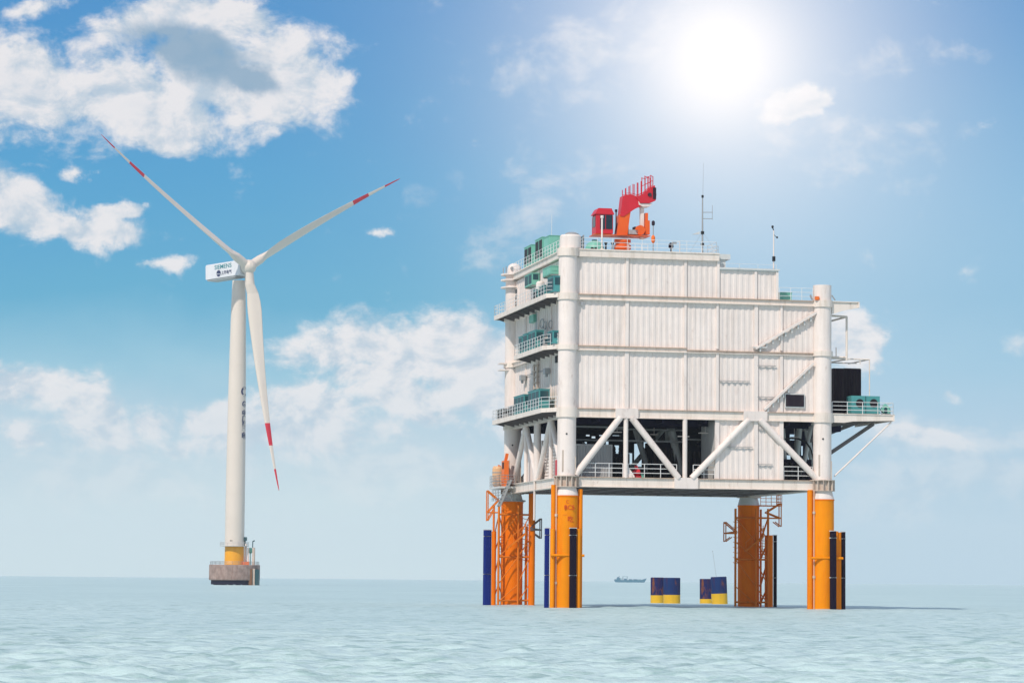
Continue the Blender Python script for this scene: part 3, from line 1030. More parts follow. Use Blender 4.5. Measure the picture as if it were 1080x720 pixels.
# fittings leaning by the right column head
ft = MB(); ft.bar((25.2, -.3, 31.0), (25.0, -.3, 31.5), .14); ft.bar((27.2, -.5, 31.5), (27.55, -.5, 31.0), .1); ft.build('column_fitting', MMET, PF)
MB().box(25.35, -.9, 30.95, 25.75, -.6, 31.3).build('rusty_bracket', MSAF, PF)


# flank fittings: conduits, hose reels, cabinets, doors
def fl_box(name, x0, y0, x1, y1, u0, u1, mat):     # box whose outer face reads at these spots of the flank
    v1, w1 = flank(x0, y0, u0); v0, w0 = flank(x1, y1, u0)
    return MB().box(u0, min(v0, v1), min(w0, w1), u1, max(v0, v1), max(w0, w1)).build(name, mat, PF)


fl_box('wall_cabinet', 558, 333, 562.5, 339, -.45, 0, MMINT)
fl_box('wall_door', 564.6, 330, 566.4, 361, -.12, 0, MGREY)
fl_box('wall_opening', 585.2, 375.5, 587, 382, -.15, 0, MBLK)
dv = MB()
for y0, y1, x in ((384, 413, 563.5), (384, 413, 566.8)):
    v, w1 = flank(x, y0, -.3); _, w0 = flank(x, y1, -.3)
    dv.tube((-.3, v, w0), (-.3, v, w1), .10, 8)
for i in range(5):
    v, w = flank(565, 386 + i * 6, -.3); dv.box(-.45, v - .8, w, -.1, v + .8, w + .1)
dv.build('riser_pipe', MWR, PF)
for (x, y) in ((550.5, 398), (576, 391)):
    v, w = flank(x, y, -.5)
    lm = MB().box(-.7, v - .45, w - .3, -.2, v + .45, w + .25); lm.tube((-.45, v + .1, w - .3), (-.45, v + .1, w - .6), .15, 8); lm.bar((-.2, v, w + .1), (0, v, w + .1), .1)
    lm.build('floodlight', MMET, PF)
v0, w0 = flank(551, 397, -.12); v1, w1 = flank(576, 390, -.12)
MB().tube((-.12, v0, w0), (-.12, v1, w1), .04, 6).build('conduit', MGREY, PF)
for (x, y, r) in ((571.5, 341, .45), (575, 343, .4), (580.5, 342, .4)):
    v, w = flank(x, y, -.2); t_ = MB()
    n = 14
    for i in range(n):
        a0, a1 = i / n * 6.283, (i + 1) / n * 6.283
        t_.tube((-.2, v + 2 * r * math.cos(a0), w + r * math.sin(a0)), (-.2, v + 2 * r * math.cos(a1), w + r * math.sin(a1)), .05, 5)
    t_.build('hose_ring', MGREY, PF)
wd = MB()
v1, w1 = flank(540.5, 306, -.1); v0, w0 = flank(545.8, 323, -.1)
wd.m = 0; wd.box(-.1, v0, w0, 0, v1, w1)
wd.m = 1
for i in range(2):
    for j in range(3):
        dvv = (v1 - v0) / 2; dw = (w1 - w0) / 3
        wd.box(-.14, v0 + dvv * i + .25, w0 + dw * j + .12, -.1, v0 + dvv * (i + 1) - .25, w0 + dw * (j + 1) - .08)
wd.build('flank_window', [MW, MGL], PF)
# rust streaks: thin run-off strips hanging from the deck edges
# ------------------------------------------------------------------ fenders, risers and ladders on the piles


def fender(u, v, w0, w1, m, wd=.42, dp=.4):
    f = MB()
    n = 7
    seg = 2 if w1 - w0 > 5 else 1
    cuts = [w0, w0 + (w1 - w0) * .53, w0 + (w1 - w0) * .93, w1]
    for a, b2 in zip(cuts, cuts[1:]):
        f.xyprism([(u - wd / 2, v + dp / 2), (u - wd / 2, v - dp * .3), (u - wd / 3, v - dp / 2), (u + wd / 3, v - dp / 2), (u + wd / 2, v - dp * .3), (u + wd / 2, v + dp / 2)], a, b2 - .07)
    fo = f.build('fender', m, PF)
    k = MB()
    for w in cuts[1:]:
        k.box(u - wd / 2 - .05, v - .08, w - .09, u + wd / 2 + .05, v + dp / 2 + .05, w)
    k.build('fender_clamp', MWG, fo)
    return fo


def riser(u, v, w0, w1, r, m):
    return MB().tube((u, v, w0), (u, v, w1), r, 14).build('riser_tube', m, PF)


def band(cu, cv, u0, u1, v, w, m=MO):
    return MB().tube((u0, v, w), (u1, v, w), .13, 8).build('pile_clamp', m, PF)


# front left
riser(-1.38, -.35, -3, 12.0, .23, MYO)
riser(-1.14, -.62, -3, 11.9, .075, MPIP)
riser(1.36, -.30, -3, 11.6, .23, MYO)
riser(-1.52, -.75, -3, 7.7, .24, MY)
riser(.98, -1.22, -3, 7.7, .24, MY)
fender(-1.98, -.35, -2, 7.8, MFB)
fender(.36, -1.55, -2, 7.8, MFD, .62)
band(0, 0, -1.75, 1.6, -1.10, 5.1, MY)
for w in (2.4, 9.0):
    MB().tube((-1.14, -.62, w - .1), (-1.14, -.62, w + .15), .14, 8).build('pipe_clamp', MWR, PF)
# front right
riser(LU - 1.38, -.3, -3, 11.9, .30, MYO)
riser(LU - 1.08, -.66, -3, 11.85, .07, MPIP)
riser(LU + 1.22, -.6, -3, 7.8, .26, MYO)
riser(LU + 1.60, -.35, -3, 7.7, .27, MYO)
fender(LU + .66, -1.45, -2, 7.85, MFD, .58)
fender(LU + 2.12, -.3, -2, 7.8, MFD, .34)
band(0, 0, LU - 1.5, LU + 1.8, -1.1, 5.1, MY)
for w in (3.2, 9.6):
    MB().tube((LU - 1.08, -.66, w - .1), (LU - 1.08, -.66, w + .15), .14, 8).build('pipe_clamp', MWR, PF)
# marks on the front left pile (draught table in red)
for (body, x, y, sz) in (('C', 598.5, 529, .45), ('BC5', 600.5, 535, .62), ('....', 596, 541.3, .5), ('吃', 601.5, 547.5, .62)):
    u, w = face(x, y, -1.15)
    ang = math.asin(max(-1, min(1, u / 1.16)))
    mt = Matrix.Translation((1.17 * math.sin(ang), -1.17 * math.cos(ang), w)) @ Matrix.Rotation(ang, 4, 'Z') @ Matrix.Rotation(R(90), 4, 'X')
    text_part(body, sz, MRTX, PF, mt, 'painted_mark', .02)


def lattice(cu, cv, sgn):
    """boat landing frame with ladders round a back pile; sgn=-1 puts the fender on the left"""
    L0 = cu + sgn * 1.75
    R0 = cu - sgn * 1.75
    vf = cv - 1.5
    for (u, v, r) in ((L0, vf, .13), (cu + .35, vf - .1, .10), (R0, vf + .6, .13), (L0, cv + 1.2, .12)):
        MB().tube((u, v, -3), (u, v, 10.6), r, 8).build('frame_leg', MOL, PF)
    zs = [.3, 2.2, 5.1, 7.0, 9.6]
    for a, b2 in zip(zs, zs[1:]):
        MB().tube((L0, vf, a), (cu + .35, vf - .1, b2), .055, 6).build('lattice_brace', MOL, PF)
        MB().tube((R0, vf + .6, b2), (cu + .35, vf - .1, a), .055, 6).build('lattice_brace', MOL, PF)
        MB().tube((L0, vf, b2), (L0, cv + 1.2, a), .06, 6).build('lattice_brace', MOL, PF)
        MB().tube((L0 + .1, vf + .4, b2), (cu - sgn * -1.0, cv - .8, a), .06, 6).build('lattice_brace', MOL, PF)
    for w in (.5, 5.1, 9.6):
        MB().tube((L0, vf, w), (R0, vf + .6, w), .10, 8).build('lattice_brace', MOL, PF)
    # stair flight with its rails
    s0, s1 = (cu - .9, 6.0), (cu + 1.1, 7.6)
    stf = MB()
    for v in (vf - .5, vf - .15):
        stf.bar((s0[0], v, s0[1]), (s1[0], v, s1[1]), .06, .16)
        stf.bar((s0[0], v, s0[1] + .9), (s1[0], v, s1[1] + .9), .04, .04)
    for i in range(7):
        f = i / 6; u = s0[0] + (s1[0] - s0[0]) * f; w = s0[1] + (s1[1] - s0[1]) * f
        stf.box(u - .12, vf - .5, w, u + .12, vf - .15, w + .04)
        if i % 2 == 0: stf.tube((u, vf - .5, w), (u, vf - .5, w + .9), .03, 5)
    stf.bar((s1[0], vf - .3, s1[1]), (s1[0] - .1, vf - .3, s1[1] - 2.0), .06)
    stf.bar((s1[0], vf - .3, s1[1]), (s1[0] + .0, vf - .3, s1[1] + 1.2), .06)
    stf.build('stair_flight', MOL, PF)
    # ladder cage between pile and frame
    lc = MB()
    for w in np.arange(4.6, 9.4, .55):
        lc.tube((R0, vf + .6, w), (cu - sgn * 1.1, cv - .3, w + .25), .035, 5)
        lc.tube((R0 + .2 * sgn, vf + .9, w), (R0, cv, w + .2), .03, 5)
    for w in np.arange(5.0, 7.2, .3):
        lc.tube((L0, vf + .2, w), (cu + sgn * 1.05, cv - .5, w + .1), .03, 5)
    lc.build('ladder_cage', MOL, PF)


lattice(0, LV, -1)
lattice(LU, LV, 1)
# back left: blue fender, side tubes, swing brackets
fender(-2.78, LV - .6, -2, 8.0, MFB, .8, .5)
riser(-2.12, LV - .8, -3, 7.8, .25, MO)
riser(1.98, LV - .9, -3, 12.0, .36, MO)
riser(1.50, LV - .4, -3, 8.4, .16, MO)


def bracket(cu, cv, outu, w0, w1, sg, m=MOL):
    b2 = MB()
    o = cu + sg * outu
    i_ = cu + sg * 1.7
    for v in (cv - 1.3, cv - .5):
        b2.tube((o, v, w1), (o, v, w0), .06, 6)
        b2.tube((o, v, w1), (i_, v, w1 - 1.0), .07, 6); b2.tube((o, v, w0 + .9), (i_, v, w1 - 1.0), .07, 6)
        b2.tube((o, v, w0), (o + sg * -.7, v, w0 + 1.2 if w1 - w0 > 2.5 else w0 + .5), .06, 6); b2.tube((o, v, w0 + .9), (i_, v, w0 + .9), .07, 6)
    b2.tube((o, cv - 1.3, w1), (o, cv - .5, w1), .05, 6)
    b2.build('swing_bracket', m, PF)


# upper left arm, lower right arm of the back-left pile; mirror on the back-right pile
a = flank(510.5, 518, 0)
bracket(0, LV, 2.9, 8.9, 12.1, -1, MOL)
bracket(0, LV, 2.95, 7.1, 9.2, 1, MUN)
bracket(LU, LV, 2.95, 7.0, 9.1, -1, MOL)
bracket(LU, LV, 3.3, 8.7, 11.2, 1, MOL)
br = MB().rail([(LU + 1.0, LV - 1.2, 11.0), (LU + 3.4, LV - 1.2, 11.0), (LU + 3.4, LV + .5, 11.0)], h=1.1, step=.6, r=.035); br.box(LU + .9, LV - 1.3, 10.9, LU + 3.4, LV + .5, 11.0)
br.build('pile_walkway', MOL, PF)
riser(LU + 2.05, LV - .9, -3, 7.75, .43, MO)
riser(LU + 1.6, LV - 1.2, -3, 7.75, .14, MO)
fender(LU + 2.75, LV - .9, -2, 7.8, MFD, .3)


# ------------------------------------------------------------------ things standing on the platform
def on_deck(name, label, cat, u, v, w, group=None):
    return thing(name, label, cat, wpos(u, v, w), PHI, group)


def px_at_v(x, y, v): return face(x, y, v)


# crane: local origin on the roof under its pedestal, local x = u
CV = 5.0
cu0 = face(656.5, 264, CV)[0]
CR = on_deck('deck_crane', 'red and orange pedestal crane with folded boom on the platform roof', 'crane', cu0, CV, TR)


def cpt(x, y):
    u, w = face(x, y, CV); return (u - cu0, w - TR)


def cbox(x0, y0, x1, y1, d0, d1, mb=None):
    a = cpt(x0, y0); b2 = cpt(x1, y1)
    return (mb or MB()).box(a[0], d0, b2[1], b2[0], d1, a[1])


MB().lathe(0, 0, [(.80, 0), (.80, .55), (.72, .56), (.72, .72), (.86, .73), (.86, 1.15), (.72, 1.16), (.72, 1.4), (.84, 1.41), (.84, 1.75)], 28).build('pedestal', MRDO, CR)
pl = cbox(624, 247.8, 683, 250.6, -1.1, 1.1).build('slew_platform', MRDO, CR)
MB().box(cpt(624, 0)[0], -1.15, cpt(0, 251.2)[1], cpt(683, 0)[0], 1.15, cpt(0, 250.6)[1] - .01).build('platform_lip', MRED, pl)
cb_ = MB()
a = cpt(626.2, 224); b2 = cpt(644, 247.8)
cab = MB().prism([(a[0], b2[1]), (b2[0], b2[1]), (b2[0], a[1] - .5), (b2[0] - .1, a[1]), (a[0] + .2, a[1]), (a[0], a[1] - .5)], -1.0, .75).build('cab', MRED, CR)
MB().prism([(a[0] - .12, a[1] - .28), (b2[0] + .12, a[1] - .28), (b2[0] - .18, a[1] + .32), (a[0] + .25, a[1] + .32)], -1.1, .85).build('roof', MRED, cab)
cw = MB()
w0 = cpt(630.5, 228); w1 = cpt(635.6, 243); cw.box(w0[0], -1.04, w1[1], w1[0], -.99, w0[1])
w0 = cpt(636.6, 228); w1 = cpt(643.2, 243); cw.box(w0[0], -1.04, w1[1], w1[0], -.99, w0[1])
w0 = cpt(627, 229); cw.box(a[0] - .03, -.8, b2[1] + .7, a[0] + .02, .5, w0[1])
cw.build('window', MGL, cab)
MB().rail([(cpt(624.5, 0)[0], -1.05, cpt(0, 247.8)[1]), (cpt(624.5, 0)[0], 1.05, cpt(0, 247.8)[1])], h=1.1, r=.035, step=.7).build('railing', MRED, pl)
MB().rail([(cpt(662, 0)[0], -1.0, cpt(0, 247.8)[1]), (cpt(682, 0)[0], -1.0, cpt(0, 247.8)[1])], h=1.1, r=.03, step=.7).build('railing', MRAIL, pl)
# king post, leaning
MB().prism([cpt(649, 248), cpt(650.5, 238), cpt(652, 227), cpt(658, 226), cpt(664.5, 219), cpt(662.5, 232), cpt(660.5, 248)], -.55, .55).build('king_post', MRDO, CR)
bo = MB().prism([cpt(652.6, 228.6), cpt(654, 218), cpt(655.3, 207.4), cpt(664, 205.6), cpt(670, 208.2), cpt(675, 218), cpt(669, 220.6), cpt(660, 226.5), cpt(656, 229.2)], -.62, .62).build('boom', MRED, CR)
MB().prism([cpt(669, 208.5), cpt(678, 205), cpt(686, 197.5), cpt(688.5, 196.5), cpt(690.3, 206), cpt(689.5, 212.6), cpt(683, 215.3), cpt(673, 215.2)], -.8, .8).build('boom_head', MRED, bo)
hd = MB()
for dx_, dy_ in ((683, 206.5),):
    q = cpt(dx_, dy_); hd.tube((q[0], -.9, q[1]), (q[0], -.8, q[1]), .2, 14)
q0 = cpt(686.5, 199); q1 = cpt(689.8, 211); hd.box(q0[0], -.86, q1[1], q1[0], -.8, q0[1])
hd.build('sheave', MLOU, bo)
MB().prism([cpt(671.5, 213.0), cpt(673.5, 215.5), cpt(686.5, 215.6), cpt(683.5, 218.6), cpt(676.5, 218.8), cpt(672, 216.8)], -.7, .7).build('boom_underside', MW, bo)
lst = [(658, 205.9, 6.2), (661.7, 205.5, 8), (666, 206.0, 11), (670.4, 207.5, 14), (674.5, 206, 14), (678.5, 204.3, 18), (682, 201, 14), (684.8, 198.5, 13), (687, 196.8, 10)]
for v in (-.6, .6):
    tr = MB()
    for (x, y, h) in lst:
        q = cpt(x, y); q2 = cpt(x, y - h)
        tr.tube((q[0], v, q[1] - .15), (q2[0], v, q2[1]), .045, 5)
    for a_, c_ in zip(lst, lst[1:]):
        p0 = cpt(a_[0], a_[1] - 1); p1 = cpt(c_[0], c_[1] - 1)
        tr.tube((p0[0], v, p0[1]), (p1[0], v, p1[1]), .03, 5)
    for f in (.5, .95):
        for s0, s1 in ((5, 6), (6, 7), (7, 8)):
            p0 = cpt(lst[s0][0], lst[s0][1] - lst[s0][2] * f); p1 = cpt(lst[s1][0], lst[s1][1] - lst[s1][2] * f)
            tr.tube((p0[0], v, p0[1]), (p1[0], v, p1[1]), .035, 5)
    tr.build('boom_railing', MRED, bo)
en = MB()
cbox(661.5, 243, 671, 248, -.7, .7, en); en.build('winch_bed', MGREY, CR)
en = MB(); q = cpt(673.5, 243.5); en.tube((q[0], -.7, q[1]), (q[0], .7, q[1]), .5, 18); en.build('winch_drum', MRDO, CR)
en = MB(); cbox(680, 225, 682.5, 247.8, -.35, .35, en); cbox(679.3, 233, 684, 247.8, -.5, .5, en); en.build('counter_post', MRDO, CR)
en = MB(); cbox(674.9, 219, 678.6, 252.5, -.20, .15, en); en.build('boom_rest', MW, CR)
en = MB(); cbox(660, 233, 662.2, 248, -.3, .2, en); cbox(668, 239.5, 671, 243, -.4, .4, en); en.build('hydraulic_box', MLOU, CR)
en = MB(); q = cpt(649.8, 222); en.tube((q[0], 0, q[1]), (q[0], 0, cpt(650, 247)[1]), .06, 6); en.tube((q[0], 0, q[1] - .15), (q[0], 0, q[1] + .1), .13, 8); en.build('lamp_mast', MLOU, CR)


def simple_post(name, label, cat, x, y_top, v, w, parts, group=None):
    u = face(x, y_top, v)[0]; h = face(x, y_top, v)[1] - w
    t = on_deck(name, label, cat, u, v, w, group)
    parts(t, h)
    return t


def p_white(t, h):
    MB().box(-.2, -.2, 0, .2, .2, .1).build('base_plate', MW, t)
    MB().tube((0, 0, .1), (0, 0, h), .09, 8).build('pole', MW, t)
    MB().tube((0, 0, h), (0, 0, h + .25), .16, 10).build('lamp', MW, t)


simple_post('lamp_post', 'white roof post rising just left of the crane cab door', 'lamp post', 635, 230, -.05, TR, p_white)


def p_short(t, h):
    MB().tube((0, 0, 0), (0, 0, h * .8), .09, 8).build('pole', MBLK, t)
    MB().box(-.13, -.13, h * .8, .13, .13, h).build('head', MBLK, t)


simple_post('deck_bollard_light', 'short black post on the roof below the crane cab', 'deck light', 639, 255.5, .5, TR, p_short)
simple_post('deck_bollard_light', 'short black post on the roof touching the left of the crane pedestal', 'deck light', 646, 255.5, .8, TR, p_short)


def p_beacon(t, h):
    MB().tube((0, 0, 0), (0, 0, h * .9), .05, 8).build('pole', MMET, t)
    MB().lathe(0, 0, [(.08, h * .3), (.2, h * .36), (.2, h * .5), (.08, h * .56)], 12).build('life_buoy_light', MSAF, t)
    MB().lathe(0, 0, [(.12, h * .88), (.17, h * .92), (.17, h), (.08, h * 1.04)], 12).build('beacon', MLOU, t)


simple_post('beacon_post', 'thin post with orange body and dark beacon right of the crane', 'beacon', 689, 234, .4, TR, p_beacon)


def p_cam(t, h):
    MB().tube((0, 0, 0), (0, 0, h * .6), .07, 8).build('pole', MBLK, t)
    MB().lathe(0, 0, [(.1, h * .4), (.26, h * .55), (.24, h * .85), (.1, h)], 14).build('camera_housing', MFD, t)


simple_post('security_camera', 'black camera housing on the roof between crane and antenna mast', 'camera', 707.7, 256, .3, TR, p_cam)


def p_flood(t, h):
    MB().tube((0, 0, 0), (0, 0, h), .035, 6).build('pole', MW, t)
    MB().bar((0, 0, h), (-.5, 0, h - .1), .05).build('arm', MW, t)
    MB().box(-.75, -.12, h - .22, -.35, .12, h - .05).build('lamp_head', MMET, t)


simple_post('floodlight_post', 'thin white post with a small lamp arm beside the black camera housing', 'floodlight', 717, 255, .3, TR, p_flood)


def p_mast(t, h):
    z = lambda y: face(742, y, .6)[1] - TR
    MB().box(-.25, -.25, 0, .25, .25, .1).build('base_plate', MMET, t)
    MB().tube((0, 0, .1), (0, 0, h), .10, 8, .06).build('pole', MMET, t)
    a_ = MB().tube((0, 0, z(224)), (1.05, 0, z(223.6)), .035, 6); a_.tube((0, 0, z(230.6)), (1.0, 0, z(230.4)), .035, 6); a_.tube((1.02, 0, z(231.5)), (1.02, 0, z(216)), .025, 5); a_.build('yard_arm', MMET, t)
    MB().tube((.02, 0, h), (.08, 0, z(172)), .02, 5, .012).build('whip_aerial', MMET, t)
    MB().tube((0, 0, h - .05), (0, 0, h + .2), .12, 8).build('lamp', MBLK, t)
    b_ = MB(); b_.box(-.14, -.14, z(247), .14, .14, z(244)); b_.box(-.14, -.14, z(259), .14, .14, z(256.5)); b_.build('junction_box', MBLK, t)
    c_ = MB(); c_.prism([(-1.05, z(247.6)), (-.35, z(244.6)), (-.35, z(247.2))], -.2, .2); c_.bar((-.4, 0, z(246)), (0, 0, z(246)), .04); c_.build('dish', MWG, t)
    w_ = MB()
    for dx_, dy_ in ((1.6, .0), (-1.2, .8)):
        w_.tube((0, 0, z(244)), (dx_, dy_, 0), .012, 4)
    w_.build('guy_wire', MMET, t)


simple_post('antenna_mast', 'tall grey antenna mast with two side arms and whip aerial on the upper roof', 'antenna', 741, 208, .6, TR, p_mast)


def p_weather(t, h):
    MB().box(-.2, -.2, 0, .2, .2, .08).build('base_plate', MBLK, t)
    MB().tube((0, 0, .08), (0, 0, h), .075, 8, .06).build('pole', MW, t)
    MB().box(-.12, -.16, h * .22, .14, .12, h * .34).build('junction_box', MBLK, t)
    a_ = MB().tube((0, 0, h - .4), (.35, 0, h - .75), .03, 5); a_.lathe(.36, 0, [(.05, h - .8), (.12, h - .7), (.05, h - .6)], 8); a_.build('wind_cup', MBLK, t)
    b_ = MB().tube((0, 0, h), (-.12, 0, h + .3), .05, 6); b_.lathe(-.12, 0, [(.05, h + .2), (.12, h + .3), (.12, h + .45), (.03, h + .5)], 8); b_.build('wind_vane', MBLK, t)


simple_post('weather_mast', 'white weather mast with black wind sensors on the lower right roof', 'weather mast', 816, 243, .4, 33.97, p_weather)


def p_whip(t, h):
    MB().tube((0, 0, 0), (0, 0, h * .3), .06, 8).build('base', MMET, t)
    MB().tube((0, 0, h * .3), (0, 0, h), .03, 6, .018).build('whip', MRAIL, t)


u_, w_ = 0, 0
v, w = flank(582, 226, .6)
t = on_deck('whip_antenna', 'thin white whip aerial at the left roof corner behind the white drum', 'antenna', .6, v, TR)
p_whip(t, w - TR)

# mint things on the roof
v_ = 4.0
a = face(617.5, 254, v_); b2 = face(637, 264, v_)
t = on_deck('mint_tank', 'mint green dome topped tank on the roof left of the crane', 'tank', (a[0] + b2[0]) / 2, v_, TR)
rr_ = (b2[0] - a[0]) / 2
MB().lathe(0, 0, [(rr_, 0), (rr_, a[1] - TR - .75), (rr_ * .85, a[1] - TR - .3), (rr_ * .4, a[1] - TR), (.05, a[1] - TR + .03)], 28).build('shell', MMINT, t)
MB().lathe(0, 0, [(.3, a[1] - TR - .02), (.3, a[1] - TR + .12), (.05, a[1] - TR + .14)], 12).build('hatch', MLOU, t)
q = MB()
for x in (-.6, -.25): q.box(x, -rr_ - .12, .2, x + .22, -rr_ + .2, .6)
q.build('valve', MBLK, t)
a = face(610.5, 256, 2); b2 = face(616, 264, 2)
t = on_deck('pipe_rack', 'small dark green slatted rack between white drum and mint tank', 'rack', a[0], 2.0, TR)
q = MB()
for i in range(5): q.box(0, 0, .15 + i * .3, b2[0] - a[0], .5, .32 + i * .3)
q.build('slats', MTDK, t)
q = MB()
for x in (0, b2[0] - a[0] - .06): q.box(x, -.03, 0, x + .06, .53, 1.7)
q.build('post', MMET, t)


def cooler(name, label, cat, x0, ytop0, x1, uo, wbase, h, wd, mat, doors=True, group=None, dark=MBLK, mat2=None):
    """unit beside the flank edge: x0 far end, x1 near end; uo its outer face"""
    v1 = flank(x0, ytop0, uo)[0]; v0 = flank(x1, ytop0, uo)[0]
    if v0 > v1: v0, v1 = v1, v0
    t = on_deck(name, label, cat, uo, v0, wbase, group or {'balcony_unit': 'cooling units on the flank balconies', 'roof_chiller': 'mint chillers on the roof edge', 'wall_cooler': 'mint coolers hung on the flank wall'}.get(name))
    ln = v1 - v0
    MB().box(0, 0, .12, wd, ln, h).build('casing', mat, t)
    f = MB()
    for v in (0.05, ln - .2): f.box(.03, v, 0, wd - .03, v + .15, .12)
    f.build('foot', MMET, t)
    g_ = MB()
    n = max(1, round(ln / 1.9))
    for i in range(n):
        g_.box(-.03, i * ln / n + .18, h * .22, .0, (i + 1) * ln / n - .18, h * .92)
    g_.build('grille', dark, t)
    g_ = MB().box(.12, -.03, h * .5, wd - .12, 0, h * .93)
    g_.build('end_grille', mat2 or dark, t)
    MB().box(-.05, -.05, h, wd + .05, ln + .05, h + .06).build('lid', mat, t)
    return t


cooler('roof_chiller', 'mint chiller with two dark grilles at the far end of the roof edge', 'chiller', 553, 270, 560.5, -.05, TR, 2.3, 1.6, MMINT, mat2=MMINT)
cooler('roof_chiller', 'mint chiller with dark upper grilles in the middle of the roof edge', 'chiller', 564.5, 262, 572, -.05, TR, 2.5, 1.8, MMINT, mat2=MMINT)
cooler('roof_chiller', 'taller plain mint chiller nearest the white drum on the roof edge', 'chiller', 573.5, 256, 579.5, .0, TR, 2.3, 1.5, MMINT, mat2=MMINT, dark=MMINT)
v, w = flank(577, 253, .8)
t = on_deck('roof_fan', 'small dark roof fan just behind the tall mint chiller', 'fan', .9, v + 1.5, TR)
MB().tube((0, 0, 0), (0, 0, 2.45), .12, 8).build('stem', MMET, t); MB().lathe(0, 0, [(.3, 2.4), (.55, 2.5), (.5, 2.75), (.1, 2.85)], 14).build('hood', MTDK, t)

# units on the balconies
T2B, T3B, T4B = T2 + .01, T3 + .01, T4 + .01
cooler('balcony_unit', 'teal cooling unit at the near end of the top balcony', 'cooling unit', 577.5, 300, 584.0, -1.5, T2B, 1.65, .9, MTEAL, dark=MTDK)
cooler('balcony_unit', 'low blue grey unit behind the railing, second on the top balcony', 'cooling unit', 569, 304, 574, -1.5, T2B, 1.15, .8, MTEAL, dark=MTDK)
cooler('balcony_unit', 'small dark unit in the middle of the top balcony railing', 'cooling unit', 562.5, 308, 566.5, -1.5, T2B, 1.05, .8, MTEAL, dark=MBLK)
cooler('wall_cooler', 'mint box hung high on the flank wall above the middle of the top balcony', 'cooling unit', 553.5, 290, 561, -.9, 32.9, 1.3, .8, MMINT, dark=MTDK)
cooler('wall_cooler', 'mint awning shaped box on the flank wall near the white column', 'cooling unit', 572.5, 285, 581, -.9, 33.1, .9, .8, MMINT, dark=MMINT)
t = on_deck('white_water_tank', 'white upright tank on the top balcony under the mint box', 'tank', -1.0, 8.0, T2B)
MB().lathe(0, 0, [(.45, .1), (.45, 1.8), (.3, 1.98), (.05, 2.02)], 20).build('shell', MW, t); MB().box(-.4, -.4, 0, .4, .4, .1).build('base', MMET, t)
cooler('balcony_unit', 'dark topped unit farthest along the middle balcony', 'cooling unit', 547, 358, 550.5, -1.7, T3B, 1.9, .9, MTEAL, dark=MTDK, mat2=MTDK)
cooler('balcony_unit', 'dark topped unit between two others on the middle balcony', 'cooling unit', 551.5, 356, 556, -1.7, T3B, 2.0, .9, MTEAL, dark=MTDK, mat2=MTDK)
cooler('balcony_unit', 'largest teal unit on the middle balcony with dark upper grille', 'cooling unit', 557.5, 353, 564.5, -1.7, T3B, 2.0, .9, MTEAL, dark=MTDK, mat2=MTDK)
cooler('balcony_unit', 'teal unit at the near end of the middle balcony', 'cooling unit', 577.5, 353, 583, -1.5, T3B, 1.35, .7, MTEAL, dark=MTDK)
cooler('balcony_unit', 'small grey blue unit beside the near end unit of the middle balcony', 'cooling unit', 570, 357, 573.5, -1.5, T3B, .9, .7, MGREY, dark=MTDK)
cooler('balcony_unit', 'big teal unit with dark top on the lowest balcony, nearer the front', 'cooling unit', 557, 415, 568.5, -1.75, T4B, 2.1, 1.1, MTEAL, dark=MTDK, mat2=MTDK)
cooler('balcony_unit', 'big teal unit with dark top on the lowest balcony, farther back', 'cooling unit', 542, 418, 552.5, -1.75, T4B, 2.0, 1.1, MTEAL, dark=MTDK, mat2=MTDK)
cooler('balcony_unit', 'small black unit beside the farther big teal unit', 'cooling unit', 536.5, 430, 540, -1.75, T4B, 1.1, .8, MGREY, dark=MBLK)
cooler('balcony_unit', 'small black unit at the far end of the lowest balcony', 'cooling unit', 524, 433, 530, -1.9, T4B, 1.1, .8, MGREY, dark=MBLK)

# right platform: radiators, fan box, valve
for i, (x0, x1, lab) in enumerate(((879.5, 889.5, 'dark radiator panel next to the right column'), (891, 908, 'wide dark radiator panel, outer one on the right platform'))):
    v_ = 4.0 + i * .6
    a = face(x0, 388, v_); b2 = face(x1, 424, v_)
    t = on_deck('radiator_bank', lab, 'radiator', a[0], v_, T4B)
    wd = b2[0] - a[0]; h = a[1] - T4B
    MB().box(0, .15, .3, wd, 1.6, h).build('core', MLOU, t)
    f = MB()
    k = int(wd / .16)
    for j in range(k + 1): f.box(j * wd / k - .03, 0, .35, j * wd / k + .03, .15, h - .05)
    f.build('fin', MLOU, t)
    f = MB()
    for x in (0.05, wd - .2): f.box(x, .2, 0, x + .15, 1.4, .3)
    f.build('foot', MMET, t)
a = face(898, 417, 1.2); b2 = face(928, 434, 1.2)
t = on_deck('fan_cooler', 'turquoise cooler with two round black fans on the right platform', 'cooler', a[0], 1.2, T4B)
wd = b2[0] - a[0]; h = a[1] - T4B
MB().box(0, 0, .15, wd, 1.5, h).build('casing', MTEAL, t)
f = MB()
for x in (.1, wd - .3): f.box(x, .1, 0, x + .2, 1.4, .15)
f.build('foot', MMET, t)
for i, x in enumerate((906.8, 921.5)):
    q = face(x, 425, 1.2); uu, ww = q[0] - a[0], q[1] - T4B
    f = MB().tube((uu, -.05, ww), (uu, .0, ww), .42, 24)
    fo = f.build('fan', MBLK, t)
    g_ = MB(); g_.tube((uu, -.09, ww), (uu, -.05, ww), .12, 10)
    for k in range(4):
        an = k * math.pi / 4
        g_.bar((uu - .42 * math.cos(an), -.07, ww - .42 * math.sin(an)), (uu + .42 * math.cos(an), -.07, ww + .42 * math.sin(an)), .02)
    g_.build('guard', MLOU, fo)
f = MB().box(wd / 2 - .03, -.04, .2, wd / 2 + .03, 0, h - .03); f.build('seam', MTDK, t)
a = face(934, 424, 1.5)
t = on_deck('valve_assembly', 'pale green valve assembly at the outer end of the right platform', 'valve', a[0], 1.5, T4B)
MB().bar((-.35, 0, .35), (.15, 0, 1.0), .5, .6).build('body', MMINT, t)
